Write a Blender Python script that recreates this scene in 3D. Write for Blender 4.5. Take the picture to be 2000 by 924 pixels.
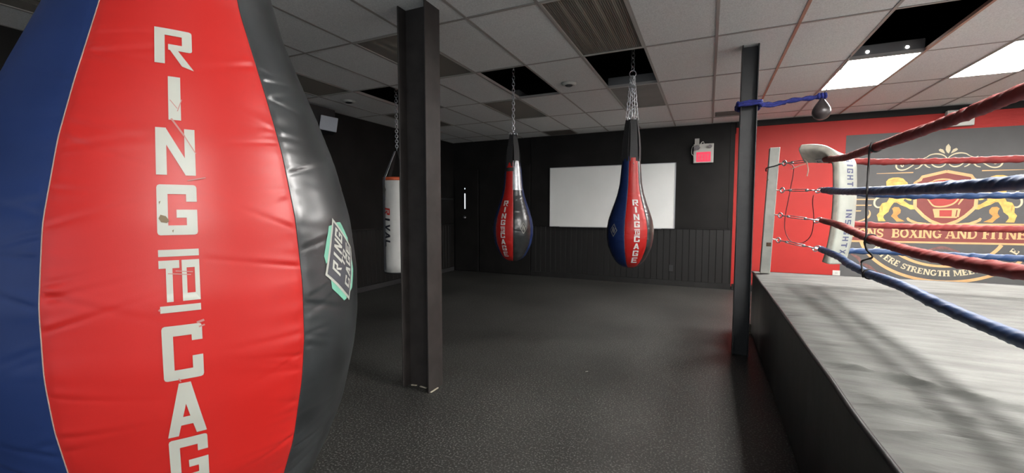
import bpy, bmesh, math, random
from mathutils import Vector, Matrix, noise
from mathutils.geometry import delaunay_2d_cdt
random.seed(7)
PI = math.pi
for o in list(bpy.data.objects): bpy.data.objects.remove(o)
S = bpy.context.scene
COL = S.collection
# ------------------------------------------------------------------ camera
yaw, pitch, roll = -0.4311, 0.0629, -0.0013
fw = Vector((math.sin(yaw)*math.cos(pitch), math.cos(yaw)*math.cos(pitch), -math.sin(pitch)))
ri = Vector((math.cos(yaw), -math.sin(yaw), 0)); dn = fw.cross(ri)
r2 = ri*math.cos(roll)+dn*math.sin(roll); d2 = -ri*math.sin(roll)+dn*math.cos(roll)
cd = bpy.data.cameras.new('camera'); cam = bpy.data.objects.new('camera', cd); COL.objects.link(cam)
cd.sensor_width = 36; cd.lens = 830.59/2000*36; cd.clip_start = .02; cd.clip_end = 60
m = Matrix((r2, -d2, -fw)).transposed().to_4x4(); m.translation = Vector((0, 0, 1.42)); cam.matrix_world = m
S.camera = cam
# ------------------------------------------------------------------ world, exposure, added fill lamps
S.view_settings.view_transform = 'Standard'; S.view_settings.look = 'None'
S.view_settings.exposure = 0.0; S.view_settings.gamma = 1; S.view_settings.use_curve_mapping = False
W = bpy.data.worlds.new('world'); S.world = W; W.use_nodes = True
W.node_tree.nodes['Background'].inputs[0].default_value = (.75, .85, 1, 1)
W.node_tree.nodes['Background'].inputs[1].default_value = 1.0
DIFF_E = 70.0           # glow of a lit fluorescent lens
def area(name, loc, rot, sx, sy, power, col):
    l = bpy.data.lights.new(name, 'AREA'); l.shape = 'RECTANGLE'; l.size = sx; l.size_y = sy; l.energy = power; l.color = col
    o = bpy.data.objects.new(name, l); COL.objects.link(o); o.location = loc; o.rotation_euler = rot; return o
# fill lamps added at made-up windows, unseen, behind the camera and to the right
area('added_window_fill', (-1.6, -4.05, 1.55), (math.radians(90), 0, 0), 4.6, 1.9, 36, (.86, .93, 1))
area('added_window_fill', (4.2, -4.05, 1.55), (math.radians(90), 0, 0), 4.0, 1.9, 60, (.9, .95, 1))
area('added_window_fill', (7.25, 3.0, 1.5), (math.radians(90), 0, math.radians(90)), 5.0, 1.7, 80, (1, .96, .92))
H = 2.949; XL = -5.393; YB = 8.476; XR = 7.4; YF = -4.2
# ------------------------------------------------------------------ helpers
def tag(o, label=None, cat=None, group=None, kind=None):
    if label: o['label'] = label
    if cat: o['category'] = cat
    if group: o['group'] = group
    if kind: o['kind'] = kind
    return o
def link(name, bm, mat, parent=None, smooth=False):
    me = bpy.data.meshes.new(name); bm.normal_update(); bm.to_mesh(me); bm.free()
    if smooth: me.polygons.foreach_set('use_smooth', [True]*len(me.polygons))
    for mm in (mat if isinstance(mat, (list, tuple)) else [mat]): me.materials.append(mm)
    o = bpy.data.objects.new(name, me); COL.objects.link(o)
    if parent: o.parent = parent
    return o
def empty(name, loc, label=None, cat=None, group=None, rz=0):
    o = bpy.data.objects.new(name, None); COL.objects.link(o); o.empty_display_size = .1
    o.location = loc; o.rotation_euler = (0, 0, rz); return tag(o, label, cat, group)
def struct(o): o['kind'] = 'structure'; return o
def box(bm, x0, x1, y0, y1, z0, z1, mi=0, M=None):
    v = [bm.verts.new((x, y, z)) for x in (x0, x1) for y in (y0, y1) for z in (z0, z1)]
    if M:
        for q in v: q.co = M @ q.co
    for f in ((0, 1, 3, 2), (4, 6, 7, 5), (0, 4, 5, 1), (2, 3, 7, 6), (0, 2, 6, 4), (1, 5, 7, 3)):
        fc = bm.faces.new([v[i] for i in f]); fc.material_index = mi
    return bm
def B(*a, **k): return box(bmesh.new(), *a, **k)
def bevel(bm, w, seg=2):
    bmesh.ops.bevel(bm, geom=bm.edges[:], offset=w, segments=seg, affect='EDGES', profile=.6); return bm
def frames(P):
    out = []; n = None
    for i, p in enumerate(P):
        t = (P[min(i+1, len(P)-1)]-P[max(i-1, 0)]).normalized()
        if n is None:
            n = t.cross(Vector((0, 0, 1)))
            if n.length < .1: n = t.cross(Vector((1, 0, 0)))
            n.normalize()
        n = (n-t*n.dot(t)).normalized(); out.append((p, n, t.cross(n)))
    return out
def tube(bm, P, r, seg=10, cap=True, closed=False, rf=None):
    P = [Vector(p) for p in P]; F = frames(P); rings = []
    for i, (p, n, b) in enumerate(F):
        ring = []
        for k in range(seg):
            a = 2*PI*k/seg; rr = rf(i, a) if rf else (r[i] if isinstance(r, (list, tuple)) else r)
            ring.append(bm.verts.new(p+(n*math.cos(a)+b*math.sin(a))*rr))
        rings.append(ring)
    N = len(rings)
    for i in range(N if closed else N-1):
        A_, B_ = rings[i], rings[(i+1) % N]
        for k in range(seg):
            bm.faces.new((A_[k], A_[(k+1) % seg], B_[(k+1) % seg], B_[k]))
    if cap and not closed: bm.faces.new(rings[0][::-1]); bm.faces.new(rings[-1])
    return bm
def smoothpath(P, n=6):
    P = [Vector(p) for p in P]; out = []
    for i in range(len(P)-1):
        p0, p1, p2, p3 = P[max(i-1, 0)], P[i], P[i+1], P[min(i+2, len(P)-1)]
        for k in range(n):
            t = k/n; out.append(.5*((2*p1)+(p2-p0)*t+(2*p0-5*p1+4*p2-p3)*t*t+(3*p1-3*p2+p3-p0)*t**3))
    out.append(P[-1]); return out
def torus(bm, c, R, r, axis=Vector((0, 0, 1)), seg=20, s2=8, sx=1.0, up=None):
    axis = Vector(axis).normalized(); u = (up.copy() if up else axis.orthogonal()).normalized(); v = axis.cross(u)
    P = [Vector(c)+u*math.cos(2*PI*k/seg)*R*sx+v*math.sin(2*PI*k/seg)*R for k in range(seg)]
    return tube_closed(bm, P, r, s2)
def tube_closed(bm, P, r, s2=8):
    N = len(P); rings = []; c = sum(P, Vector())/N
    nrm = (P[0]-c).cross(P[N//4]-c).normalized()
    for i in range(N):
        t = (P[(i+1) % N]-P[i-1]).normalized(); n = t.cross(nrm).normalized()
        rings.append([bm.verts.new(P[i]+(n*math.cos(2*PI*k/s2)+nrm*math.sin(2*PI*k/s2))*r) for k in range(s2)])
    for i in range(N):
        a, b = rings[i], rings[(i+1) % N]
        for k in range(s2): bm.faces.new((a[k], a[(k+1) % s2], b[(k+1) % s2], b[k]))
    return bm
def chain(bm, p0, p1, link_len=.058, w=.0125, r=.0036, s2=5):
    p0, p1 = Vector(p0), Vector(p1); d = p1-p0; n = max(2, round(d.length/(link_len*.78))); t = d.normalized(); o = t.orthogonal()
    for i in range(n):
        c = p0+d*(i+.5)/n; ax = o if i % 2 == 0 else t.cross(o)
        L = d.length/n*.62
        u, v = t, ax.cross(t)
        P = [c+u*math.cos(2*PI*k/10)*(L+r)+v*math.sin(2*PI*k/10)*w for k in range(10)]
        tube_closed(bm, P, r, s2)
    return bm
# ------------------------------------------------------------------ materials
def mat(name, col, rough=.6, metal=0, noise_amt=0, nscale=20, bump=0, bscale=60, col2=None, spec=.5, emit=None, estr=0, coat=0, stretch=(1, 1, 1), ramp=(.35, .65), bdist=.002, bstretch=None, detail=4):
    m_ = bpy.data.materials.new(name); m_.use_nodes = True; nt = m_.node_tree; N = nt.nodes; L = nt.links; b = N['Principled BSDF']
    b.inputs['Base Color'].default_value = (*col, 1); b.inputs['Roughness'].default_value = rough; b.inputs['Metallic'].default_value = metal
    b.inputs['Specular IOR Level'].default_value = spec; b.inputs['Coat Weight'].default_value = coat
    if emit: b.inputs['Emission Color'].default_value = (*emit, 1); b.inputs['Emission Strength'].default_value = estr
    tc = N.new('ShaderNodeTexCoord')
    def nz(sc, st):
        mp = N.new('ShaderNodeMapping'); mp.inputs['Scale'].default_value = st; L.new(tc.outputs['Object'], mp.inputs[0])
        n_ = N.new('ShaderNodeTexNoise'); n_.inputs['Scale'].default_value = sc; n_.inputs['Detail'].default_value = detail; L.new(mp.outputs[0], n_.inputs['Vector']); return n_
    if col2 is None and noise_amt: col2 = tuple(min(1, c*(1+noise_amt)) for c in col); col = tuple(c*(1-noise_amt) for c in col)
    if col2 is not None:
        n_ = nz(nscale, stretch); r = N.new('ShaderNodeValToRGB'); r.color_ramp.elements[0].position = ramp[0]; r.color_ramp.elements[1].position = ramp[1]
        r.color_ramp.elements[0].color = (*col, 1); r.color_ramp.elements[1].color = (*col2, 1)
        L.new(n_.outputs[0], r.inputs[0]); L.new(r.outputs[0], b.inputs['Base Color'])
    if bump:
        n2 = nz(bscale, bstretch or (1, 1, 1)); bp = N.new('ShaderNodeBump'); bp.inputs['Strength'].default_value = bump; bp.inputs['Distance'].default_value = bdist
        L.new(n2.outputs[0], bp.inputs['Height']); L.new(bp.outputs[0], b.inputs['Normal'])
    return m_
M = {}
M['tile'] = mat('ceiling_tile_fibre', (.76, .775, .765), .95, noise_amt=.1, nscale=110, bump=.25, bscale=170, spec=.1)
M['tbar'] = mat('grid_paint', (.36, .34, .32), .5)
M['tbar_reflect'] = mat('orange_reflect_grid_paint', (.46, .27, .20), .55, noise_amt=.12, nscale=6)  # orange reflection painted into the runner colour
M['black_wall'] = mat('black_wall_paint', (.0125, .0118, .0112), .6, noise_amt=.2, nscale=3, bump=.15, bscale=40, spec=.2)
M['wains'] = mat('black_beadboard_paint', (.015, .0145, .014), .45, noise_amt=.25, nscale=5, stretch=(1, 1, .2), spec=.4)
M['red_wall'] = mat('red_wall_paint', (.36, .022, .018), .6, noise_amt=.04, nscale=3, bump=.1, bscale=60, spec=.3)
M['plain_wall'] = mat('grey_wall_paint', (.30, .29, .28), .8, noise_amt=.05)
M['plenum'] = mat('dark_roof_deck', (.012, .012, .013), .9)
M['steel_black'] = mat('black_column_paint', (.026, .0225, .021), .5, noise_amt=.25, nscale=7, bump=.2, bscale=30, spec=.45)
M['steel_grey'] = mat('charcoal_column_paint', (.022, .023, .024), .45, noise_amt=.2, nscale=8, bump=.2, bscale=30)
M['chrome'] = mat('zinc_chain', (.62, .63, .66), .28, 1)
M['chrome_dark'] = mat('dull_steel', (.38, .38, .40), .4, 1, noise_amt=.2, nscale=30)
M['red_vinyl'] = mat('red_vinyl', (.335, .010, .008), .42, noise_amt=.03, nscale=6, bump=.10, bscale=900, bdist=.0006, spec=.36)
M['blue_vinyl'] = mat('blue_vinyl', (.007, .018, .072), .46, noise_amt=.08, nscale=8, bump=.1, bscale=900, bdist=.0006, spec=.2)
M['black_vinyl'] = mat('black_vinyl', (.017, .019, .020), .30, noise_amt=.45, nscale=9, bump=.12, bscale=700, bdist=.0006, spec=.6)
M['print'] = mat('off_white_print', (.30, .31, .275), .5, noise_amt=.05, nscale=14)
M['scuff'] = mat('worn_vinyl', (.30, .13, .12), .6)
M['smudge'] = mat('brown_smudge', (.12, .085, .045), .7)
M['print_dark'] = mat('charcoal_print', (.04, .043, .052), .5)
M['print_green'] = mat('mint_print', (.12, .33, .24), .5, noise_amt=.08, nscale=40)
M['print_white'] = mat('white_print', (.5, .5, .48), .5)
M['print_grey'] = mat('grey_print', (.20, .20, .18), .5)
M['stitch'] = mat('tan_stitching', (.26, .19, .16), .8)
M['webbing'] = mat('black_webbing', (.016, .016, .017), .7, noise_amt=.3, nscale=120)
M['tape'] = mat('silver_duct_tape', (.34, .35, .37), .33, .5, noise_amt=.15, nscale=25, bump=.6, bscale=35, bdist=.004)
M['white_vinyl'] = mat('white_vinyl', (.66, .66, .63), .5, noise_amt=.04, nscale=6)
M['orange'] = mat('orange_vinyl', (.70, .13, .05), .5)
M['logo_red'] = mat('red_print', (.55, .04, .03), .5)
M['logo_black'] = mat('black_print', (.02, .02, .03), .5)
M['whiteboard'] = mat('whiteboard_enamel', (.88, .90, .88), .35, noise_amt=.02, nscale=2)
M['alu'] = mat('aluminium_trim', (.62, .63, .64), .35, .8)
M['white_plastic'] = mat('white_plastic', (.5, .5, .46), .45)
M['speaker_white'] = mat('speaker_grille_white', (.55, .58, .63), .6, noise_amt=.08, nscale=200)
M['dark_plastic'] = mat('dark_plastic', (.03, .03, .032), .5)
M['post_white'] = mat('white_post_paint', (.38, .39, .35), .45, noise_amt=.1, nscale=9)
M['rust'] = mat('rusty_bolt', (.10, .06, .035), .8, noise_amt=.5, nscale=60)
M['rope_red'] = mat('red_rope_cover', (.19, .018, .016), .7, noise_amt=.22, nscale=7, bump=.3, bscale=60, spec=.4)
M['rope_blue'] = mat('blue_rope_cover', (.011, .036, .105), .5, noise_amt=.22, nscale=7, bump=.3, bscale=60, spec=.4)
M['cloth_blue'] = mat('blue_cloth_strip', (.012, .018, .15), .8, noise_amt=.3, nscale=60)
M['cord_black'] = mat('black_cord', (.015, .013, .013), .7)
M['cord_maroon'] = mat('maroon_bungee', (.13, .012, .02), .5)
M['pad'] = mat('white_pad_vinyl', (.34, .355, .31), .42, noise_amt=.06, nscale=9)
M['pad_back'] = mat('grey_pad_back', (.42, .40, .34), .7, noise_amt=.2, nscale=12)
M['navy'] = mat('navy_print', (.05, .06, .13), .5)
M['tie'] = mat('cream_tie', (.60, .45, .36), .8)
M['canvas'] = mat('grey_ring_canvas', (.104, .106, .099), .78, noise_amt=.22, nscale=3, stretch=(1, 4, 1), bump=.8, bscale=7, bstretch=(1, 4.5, 1), bdist=.014, spec=.3)
M['skirt'] = mat('black_vinyl_skirt', (.006, .006, .0065), .33, noise_amt=.3, nscale=3, bump=.3, bscale=5, bdist=.01)
M['piping'] = mat('black_piping', (.006, .006, .006), .5)
M['lens'] = None
M['housing'] = mat('fixture_housing', (.16, .16, .16), .5, .3)
M['frame_white'] = mat('fixture_frame', (.40, .39, .36), .5)
M['lens_grey'] = mat('flat_grey_lens', (.15, .135, .12), .5, noise_amt=.1, nscale=4)
M['lit'] = mat('lit_lens', (.9, .9, .9), .5, emit=(1, .965, .93), estr=DIFF_E)
M['tube_off'] = mat('unlit_tube', (.9, .9, .88), .3)
M['leather'] = mat('brown_leather', (.035, .028, .028), .33, noise_amt=.25, nscale=12)
M['mural_grey'] = mat('mural_charcoal_paint', (.072, .072, .072), .7, noise_amt=.06, nscale=3)
M['gold'] = mat('mural_gold_paint', (.52, .31, .14), .65, noise_amt=.08, nscale=9)
M['cream'] = mat('mural_cream_paint', (.48, .42, .28), .65, noise_amt=.06, nscale=9)
M['lion'] = mat('mural_lion_paint', (.58, .35, .09), .65, noise_amt=.2, nscale=13)
M['lion_dark'] = mat('mural_lion_shade_paint', (.45, .22, .06), .65, noise_amt=.15, nscale=13)
M['maroon'] = mat('mural_maroon_paint', (.17, .038, .033), .65, noise_amt=.06, nscale=4)
M['glove'] = mat('mural_glove_paint', (.30, .036, .030), .65, noise_amt=.12, nscale=7)
M['flame'] = mat('mural_dark_red_paint', (.15, .070, .062), .7, noise_amt=.2, nscale=20)
M['exit_face'] = mat('exit_sign_lens', (.35, .02, .05), .5, emit=(1, .06, .12), estr=.75)
M['exit_text'] = mat('exit_sign_letters', (.45, .12, .14), .5, emit=(.7, .16, .18), estr=.42)
M['slit'] = mat('daylight_slit', (.5, .5, .5), .5, emit=(.75, .88, 1), estr=1.6)
M['grout'] = mat('cream_plaster', (.42, .38, .30), .9, noise_amt=.2, nscale=40)
M['baseboard'] = mat('dark_grey_baseboard', (.036, .036, .038), .5)
M['tan'] = mat('tan_base', (.30, .27, .20), .8)
# speckled rubber floor
def floor_mat():
    m_ = bpy.data.materials.new('speckled_rubber_floor'); m_.use_nodes = True; nt = m_.node_tree; N = nt.nodes; L = nt.links; b = N['Principled BSDF']
    tc = N.new('ShaderNodeTexCoord')
    vo = N.new('ShaderNodeTexNoise'); vo.inputs['Scale'].default_value = 85; vo.inputs['Detail'].default_value = 5; vo.inputs['Roughness'].default_value = .62; L.new(tc.outputs['Object'], vo.inputs[0])
    r = N.new('ShaderNodeValToRGB'); e = r.color_ramp.elements; e[0].position = .53; e[0].color = (.024, .024, .022, 1); e[1].position = .64; e[1].color = (.15, .15, .14, 1)
    L.new(vo.outputs[0], r.inputs[0])
    big = N.new('ShaderNodeTexNoise'); big.inputs['Scale'].default_value = .9; big.inputs['Detail'].default_value = 6; L.new(tc.outputs['Object'], big.inputs[0])
    r2_ = N.new('ShaderNodeMapRange'); r2_.inputs[1].default_value = .3; r2_.inputs[2].default_value = .75; r2_.inputs[3].default_value = .70; r2_.inputs[4].default_value = 1.5
    L.new(big.outputs[0], r2_.inputs[0])
    mx = N.new('ShaderNodeVectorMath'); mx.operation = 'SCALE'; L.new(r.outputs[0], mx.inputs[0]); L.new(r2_.outputs[0], mx.inputs[3])
    L.new(mx.outputs[0], b.inputs['Base Color'])
    b.inputs['Roughness'].default_value = .48; b.inputs['Specular IOR Level'].default_value = .5
    bp = N.new('ShaderNodeBump'); bp.inputs['Strength'].default_value = .2; bp.inputs['Distance'].default_value = .001; L.new(vo.outputs[0], bp.inputs['Height']); L.new(bp.outputs[0], b.inputs['Normal'])
    return m_
M['floor'] = floor_mat()
def lens_mat():
    m_ = bpy.data.materials.new('prismatic_lens'); m_.use_nodes = True; nt = m_.node_tree; N = nt.nodes; L = nt.links; b = N['Principled BSDF']
    b.inputs['Base Color'].default_value = (.26, .25, .225, 1); b.inputs['Roughness'].default_value = .5; b.inputs['Specular IOR Level'].default_value = .25
    tr = N.new('ShaderNodeBsdfTransparent'); tr.inputs[0].default_value = (.85, .8, .72, 1); mx = N.new('ShaderNodeMixShader'); mx.inputs[0].default_value = .5
    L.new(tr.outputs[0], mx.inputs[1]); L.new(b.outputs[0], mx.inputs[2]); L.new(mx.outputs[0], N['Material Output'].inputs[0]); return m_
M['lens'] = lens_mat()
def glass_mat():
    m_ = bpy.data.materials.new('window_glass'); m_.use_nodes = True; b = m_.node_tree.nodes['Principled BSDF']
    b.inputs['Roughness'].default_value = .02; b.inputs['Transmission Weight'].default_value = 1; return m_
M['glass'] = glass_mat()
# ------------------------------------------------------------------ SETTING
struct(link('floor', B(XL-.1, XR+.1, YF-.1, YB+.1, -.08, 0), M['floor']))
roof = struct(link('roof', B(XL-.1, XR+.1, YF-.1, YB+.1, 3.75, 3.85), M['plenum']))
for yj in (-2.5, .45, 3.2, 4.85, 7.4):
    link('joist', B(XL, XR, yj-.04, yj+.04, 3.42, 3.72), M['plenum'], roof)
ceil = empty('ceiling', (0, 0, H)); struct(ceil)
X0, Y0, TX, TY = -1.191, 3.035, .6096, 1.2192
def kx(k): return X0+TX*k
def jy(j): return Y0+TY*j
HOLES = {(0, 1), (-2, 1), (-5, 1), (4, 1), (0, -3)}
LIT = [(4, 2), (6, 2), (4, -1), (6, -1), (4, -4), (6, -4), (9, 2), (9, -1), (9, -4)]
UNLIT = {(0, 0): 'lens', (-3, 0): 'lens', (-6, 0): 'lens', (-3, 2): 'lens', (0, 2): 'flat', (-6, 2): 'lens', (-3, 4): 'flat', (-6, -2): 'lens', (-6, -3): 'lens'}
tiles = {}
for k in range(-7, 15):
    for j in range(-6, 5):
        if (k, j) in HOLES or (k, j) in LIT or (k, j) in UNLIT: continue
        x0, x1, y0, y1 = max(kx(k), XL)+.006, min(kx(k+1), XR)-.006, max(jy(j), YF)+.006, min(jy(j+1), YB)-.006
        if x1-x0 < .03 or y1-y0 < .03: continue
        key = (round(x1-x0, 3), round(y1-y0, 3))
        if key not in tiles:
            w_, d_ = key; o = link('ceiling_tile', B(-w_/2, w_/2, -d_/2, d_/2, .004, .02), M['tile'], ceil); tiles[key] = o.data
        else:
            o = bpy.data.objects.new('ceiling_tile', tiles[key]); COL.objects.link(o); o.parent = ceil
        o.location = ((x0+x1)/2, (y0+y1)/2, random.uniform(-.001, .002)); o.rotation_euler = (random.uniform(-.0015, .0015), random.uniform(-.002, .002), 0)
for k in range(-6, 15):
    x = kx(k)
    if x < XR:
        bm = B(x-.012, x+.012, YF, YB, -.002, .001); box(bm, x-.001, x+.001, YF, YB, .001, .035)
        link('grid_runner', bm, M['tbar_reflect'] if k in (3, 5) else M['tbar'], ceil)
for j in range(-5, 5):
    y = jy(j); bm = B(XL, XR, y-.011, y+.011, -.0015, .0006); box(bm, XL, XR, y-.001, y+.001, .0006, .03)
    link('grid_cross_tee', bm, M['tbar'], ceil)
link('wall_angle', box(box(box(bmesh.new(), XL, XL+.02, YF, YB, -.002, .0), XL, XR, YB-.045, YB-.025, -.002, .0), XL, XL+.001, YF, YB, 0, .02), M['tbar'], ceil)
# light fixtures
def fixture(k, j, kind, label, group=None):
    t = empty('ceiling_light', (kx(k)+TX/2, jy(j)+TY/2, H), label, 'light', group)
    a, b_ = TX/2-.004, TY/2-.004
    bm = bmesh.new()                                # housing: open-bottomed tray
    box(bm, -a, a, -b_, b_, .115, .125)
    for s in (-1, 1):
        box(bm, s*a-.002, s*a+.002, -b_, b_, .0, .12); box(bm, -a, a, s*b_-.002, s*b_+.002, .0, .12)
    link('housing', bm, M['housing'], t)
    bm = bmesh.new()
    for s in (-1, 1):
        box(bm, min(s*a, s*(a-.018)), max(s*a, s*(a-.018)), -b_, b_, -.004, .004)
        box(bm, -a+.018, a-.018, min(s*b_, s*(b_-.018)), max(s*b_, s*(b_-.018)), -.004, .004)
    link('frame', bm, M['frame_white'], t)
    ai, bi = a-.019, b_-.019
    if kind == 'lit':
        link('diffuser', B(-ai, ai, -bi, bi, .001, .005), M['lit'], t)
        for sx in (-.14, .17):
            bm = bmesh.new(); bmesh.ops.create_circle(bm, cap_ends=True, radius=.014, segments=12, matrix=Matrix.Translation((sx, -b_-.004, .06)) @ Matrix.Rotation(PI/2, 4, 'X')); link('knockout_glow', bm, M['lit'], t)  # glowing discs stand in for lamp light leaking through the housing
    elif kind == 'lens':
        for sx in (-.19, -.065, .065, .19):
            link('fluorescent_tube', tube(bmesh.new(), [(sx, -bi+.03, .05), (sx, bi-.03, .05)], .014, 10), M['tube_off'], t, True)
        bm = bmesh.new(); n = 34; vs = []
        for i in range(2*n+1):
            x = -ai+2*ai*i/(2*n); z = .002+(.006 if i % 2 else 0)
            vs.append((bm.verts.new((x, -bi, z)), bm.verts.new((x, bi, z))))
        for i in range(2*n): bm.faces.new((vs[i][0], vs[i][1], vs[i+1][1], vs[i+1][0]))
        link('prismatic_lens', bm, M['lens'], t)
    else:
        link('lens', B(-ai, ai, -bi, bi, .001, .005), M['lens_grey'], t)
    return t
LL = {(4, 2): 'lit fluorescent ceiling light at the far end of the long black opening', (6, 2): 'lit fluorescent ceiling light above the top red ring rope',
      (4, -1): 'lit ceiling light above the near edge of the ring', (6, -1): 'lit ceiling light above the middle of the ring canvas', (4, -4): 'lit ceiling light behind the camera, nearer the bags',
      (6, -4): 'lit ceiling light behind the camera, over the front of the ring', (9, 2): 'lit ceiling light nearest the right wall and back wall', (9, -1): 'lit ceiling light nearest the right wall, middle row', (9, -4): 'lit ceiling light in the front right corner'}
for kj in LIT: fixture(*kj, 'lit', LL[kj])
UL = {(0, 0): 'large unlit ribbed ceiling light in front of the middle bag', (-3, 0): 'unlit brown ceiling light half hidden behind the black steel column', (-6, 0): 'unlit ceiling light beside the large near bag, above the wall speaker',
      (-3, 2): 'unlit ceiling light behind the chain of the red and black bag', (0, 2): 'plain grey unlit ceiling panel light just behind the middle bag chains',
      (-6, 2): 'unlit ceiling light seen low behind the black steel column', (-3, 4): 'small looking dark ceiling light against the black back wall', (-6, -2): 'dark unlit ceiling light beside the blue panel of the near bag', (-6, -3): 'dark unlit ceiling light behind the near bag, next to the side wall'}
for kj, kd in UNLIT.items(): fixture(*kj, kd, UL[kj])
# narrow air vent in the ceiling left of the second column
t = empty('ceiling_vent', (kx(2)+TX/2, 7.66, H), 'narrow dark brown ceiling vent beside the charcoal column', 'vent')
link('vent_plate', B(-.27, .28, -.15, .15, -.006, .002), M['lens_grey'], t)
for i in range(7): link('louvre', B(-.25, .26, -.125+i*.04, -.115+i*.04, -.012, -.006), M['lens_grey'], t)
# round smoke detectors
for (x, y, lab) in ((-1.575, 5.07, 'white smoke detector between the two teardrop bag openings'), (-4.64, 4.58, 'white smoke detector above the wall speaker')):
    t = empty('smoke_detector', (x, y, H), lab, 'smoke detector')
    bm = bmesh.new(); bmesh.ops.create_cone(bm, cap_ends=True, segments=28, radius1=.070, radius2=.092, depth=.022, matrix=Matrix.Translation((0, 0, -.013))); link('base', bm, M['white_plastic'], t, False)
    bm = bmesh.new(); bmesh.ops.create_cone(bm, cap_ends=True, segments=24, radius1=.034, radius2=.05, depth=.012, matrix=Matrix.Translation((0, 0, -.029))); link('sensor_cap', bm, M['dark_plastic'], t, False)
# back wall
wb = struct(link('wall_back', B(XL-.1, XR+.1, YB, YB+.1, 0, 3.8), M['black_wall']))
XRED = .412
link('upper_panel', bevel(B(-3.44, .325, YB-.03, YB, 1.09, H+.1), .003, 1), M['black_wall'], wb)
link('panel_trim', box(box(bmesh.new(), .325, .345, YB-.036, YB, 1.07, H+.1), -3.44, .345, YB-.036, YB, 1.07, 1.09), M['black_wall'], wb)
link('side_panel', B(.345, XRED-.012, YB-.02, YB, 0, H+.1), M['black_wall'], wb)
link('red_paint_edge', B(XRED-.012, XRED, YB-.022, YB, 0.06, 2.75), M['red_wall'], wb)
link('red_wall_section', B(XRED, XR, YB-.02, YB, 0, H+.1), M['red_wall'], wb)
pm = B(-.0535, .0535, -.012, 0, .1, 1.068); bevel(pm, .003, 1); pl = link('plank', pm, M['wains'], wb); n = 0
x = -3.38
while x < .32:
    o = pl if n == 0 else bpy.data.objects.new('plank', pl.data)
    if n: COL.objects.link(o); o.parent = wb
    o.location = (x, YB-.008-random.uniform(0, .002), 0); x += .112; n += 1
struct(link('baseboard_back', B(-3.44, XRED-.012, YB-.032, YB-.012, 0, .10), M['wains']))
struct(link('baseboard_right', B(XRED, XR, YB-.035, YB-.02, 0, .11), M['black_wall']))
struct(link('trim_1', B(XRED, XR, YB-.045, YB-.02, H-.10, H-.003), M['black_wall']))
# doors in the back wall
d1 = struct(link('door_1', bevel(B(-5.34, -4.73, YB-.03, YB, .01, 2.33), .004, 1), M['black_wall']))
link('vision_slit', B(-5.086, -5.063, YB-.034, YB-.029, 1.44, 1.79), M['slit'], d1)
link('peephole', B(-5.084, -5.066, YB-.034, YB-.029, 1.885, 1.915), M['slit'], d1)
bm = bmesh.new(); bmesh.ops.create_uvsphere(bm, u_segments=16, v_segments=10, radius=.04, matrix=Matrix.Translation((-5.06, YB-.075, 1.24))); tube(bm, [(-5.06, YB-.03, 1.24), (-5.06, YB-.07, 1.24)], .014, 10)
link('door_knob', bm, M['chrome_dark'], d1, True)
d2 = struct(link('door_2', bevel(B(-4.70, -3.46, YB-.026, YB, .01, 2.40), .004, 1), M['black_wall']))
# left wall
wl = struct(link('wall_left', B(XL-.1, XL, YF-.1, YB+.1, 0, 3.8), M['black_wall']))
pm = B(0, .012, -.0535, .0535, .1, 1.06); bevel(pm, .003, 1); pl = link('plank', pm, M['wains'], wl); y = 1.0; n = 0
while y < 8.38:
    o = pl if n == 0 else bpy.data.objects.new('plank', pl.data)
    if n: COL.objects.link(o); o.parent = wl
    o.location = (XL+random.uniform(-.001, .001), y, 0); y += .112; n += 1
link('chair_rail', bevel(B(XL, XL+.025, .9, 8.44, 1.06, 1.085), .004, 1), M['wains'], wl)
link('wall_batten', bevel(B(XL, XL+.02, 7.1, 8.44, 1.64, 1.68), .004, 1), M['wains'], wl)
struct(link('baseboard_left', B(XL, XL+.02, .9, 8.44, 0, .085), M['baseboard']))
# right and front walls, with unseen windows added to go with the fill lamps
wr = bmesh.new()
for a in ((YF-.1, .4, 0, 3.8), (5.6, YB+.1, 0, 3.8), (.4, 5.6, 0, .6), (.4, 5.6, 2.4, 3.8)): box(wr, XR, XR+.1, a[0], a[1], a[2], a[3])
struct(link('wall_right', wr, M['plain_wall']))
wf = bmesh.new()
for a in ((XL-.1, -4, 0, 3.8), (.8, 2.1, 0, 3.8), (6.3, XR+.1, 0, 3.8), (-4, .8, 0, .55), (-4, .8, 2.55, 3.8), (2.1, 6.3, 0, .55), (2.1, 6.3, 2.55, 3.8)): box(wf, a[0], a[1], YF-.1, YF, a[2], a[3])
struct(link('wall_front', wf, M['plain_wall']))
def added_window(name, x0, x1, y0, y1, z0, z1):
    alongx = (x1-x0) > (y1-y0); bm = bmesh.new(); L_ = (x1-x0) if alongx else (y1-y0)
    for i in range(4):
        p = L_*i/3
        if alongx: box(bm, max(x0, x0+p-.03), min(x1, x0+p+.03), y0, y1, z0, z1)
        else: box(bm, x0, x1, max(y0, y0+p-.03), min(y1, y0+p+.03), z0, z1)
    box(bm, x0, x1, y0, y1, z0, z0+.05); box(bm, x0, x1, y0, y1, z1-.05, z1)
    w_ = struct(link(name, bm, M['alu']))
    for i in range(3):
        a, b_ = L_*i/3+.03, L_*(i+1)/3-.03
        if alongx: link('pane', B(x0+a, x0+b_, (y0+y1)/2-.003, (y0+y1)/2+.003, z0+.05, z1-.05), M['glass'], w_)
        else: link('pane', B((x0+x1)/2-.003, (x0+x1)/2+.003, y0+a, y0+b_, z0+.05, z1-.05), M['glass'], w_)
added_window('added_window_1', -4, .8, YF-.08, YF-.02, .55, 2.55); added_window('added_window_2', 2.1, 6.3, YF-.08, YF-.02, .55, 2.55); added_window('added_window_3', XR+.02, XR+.08, .4, 5.6, .6, 2.4)  # unseen windows, added as a source for the fill light
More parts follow.
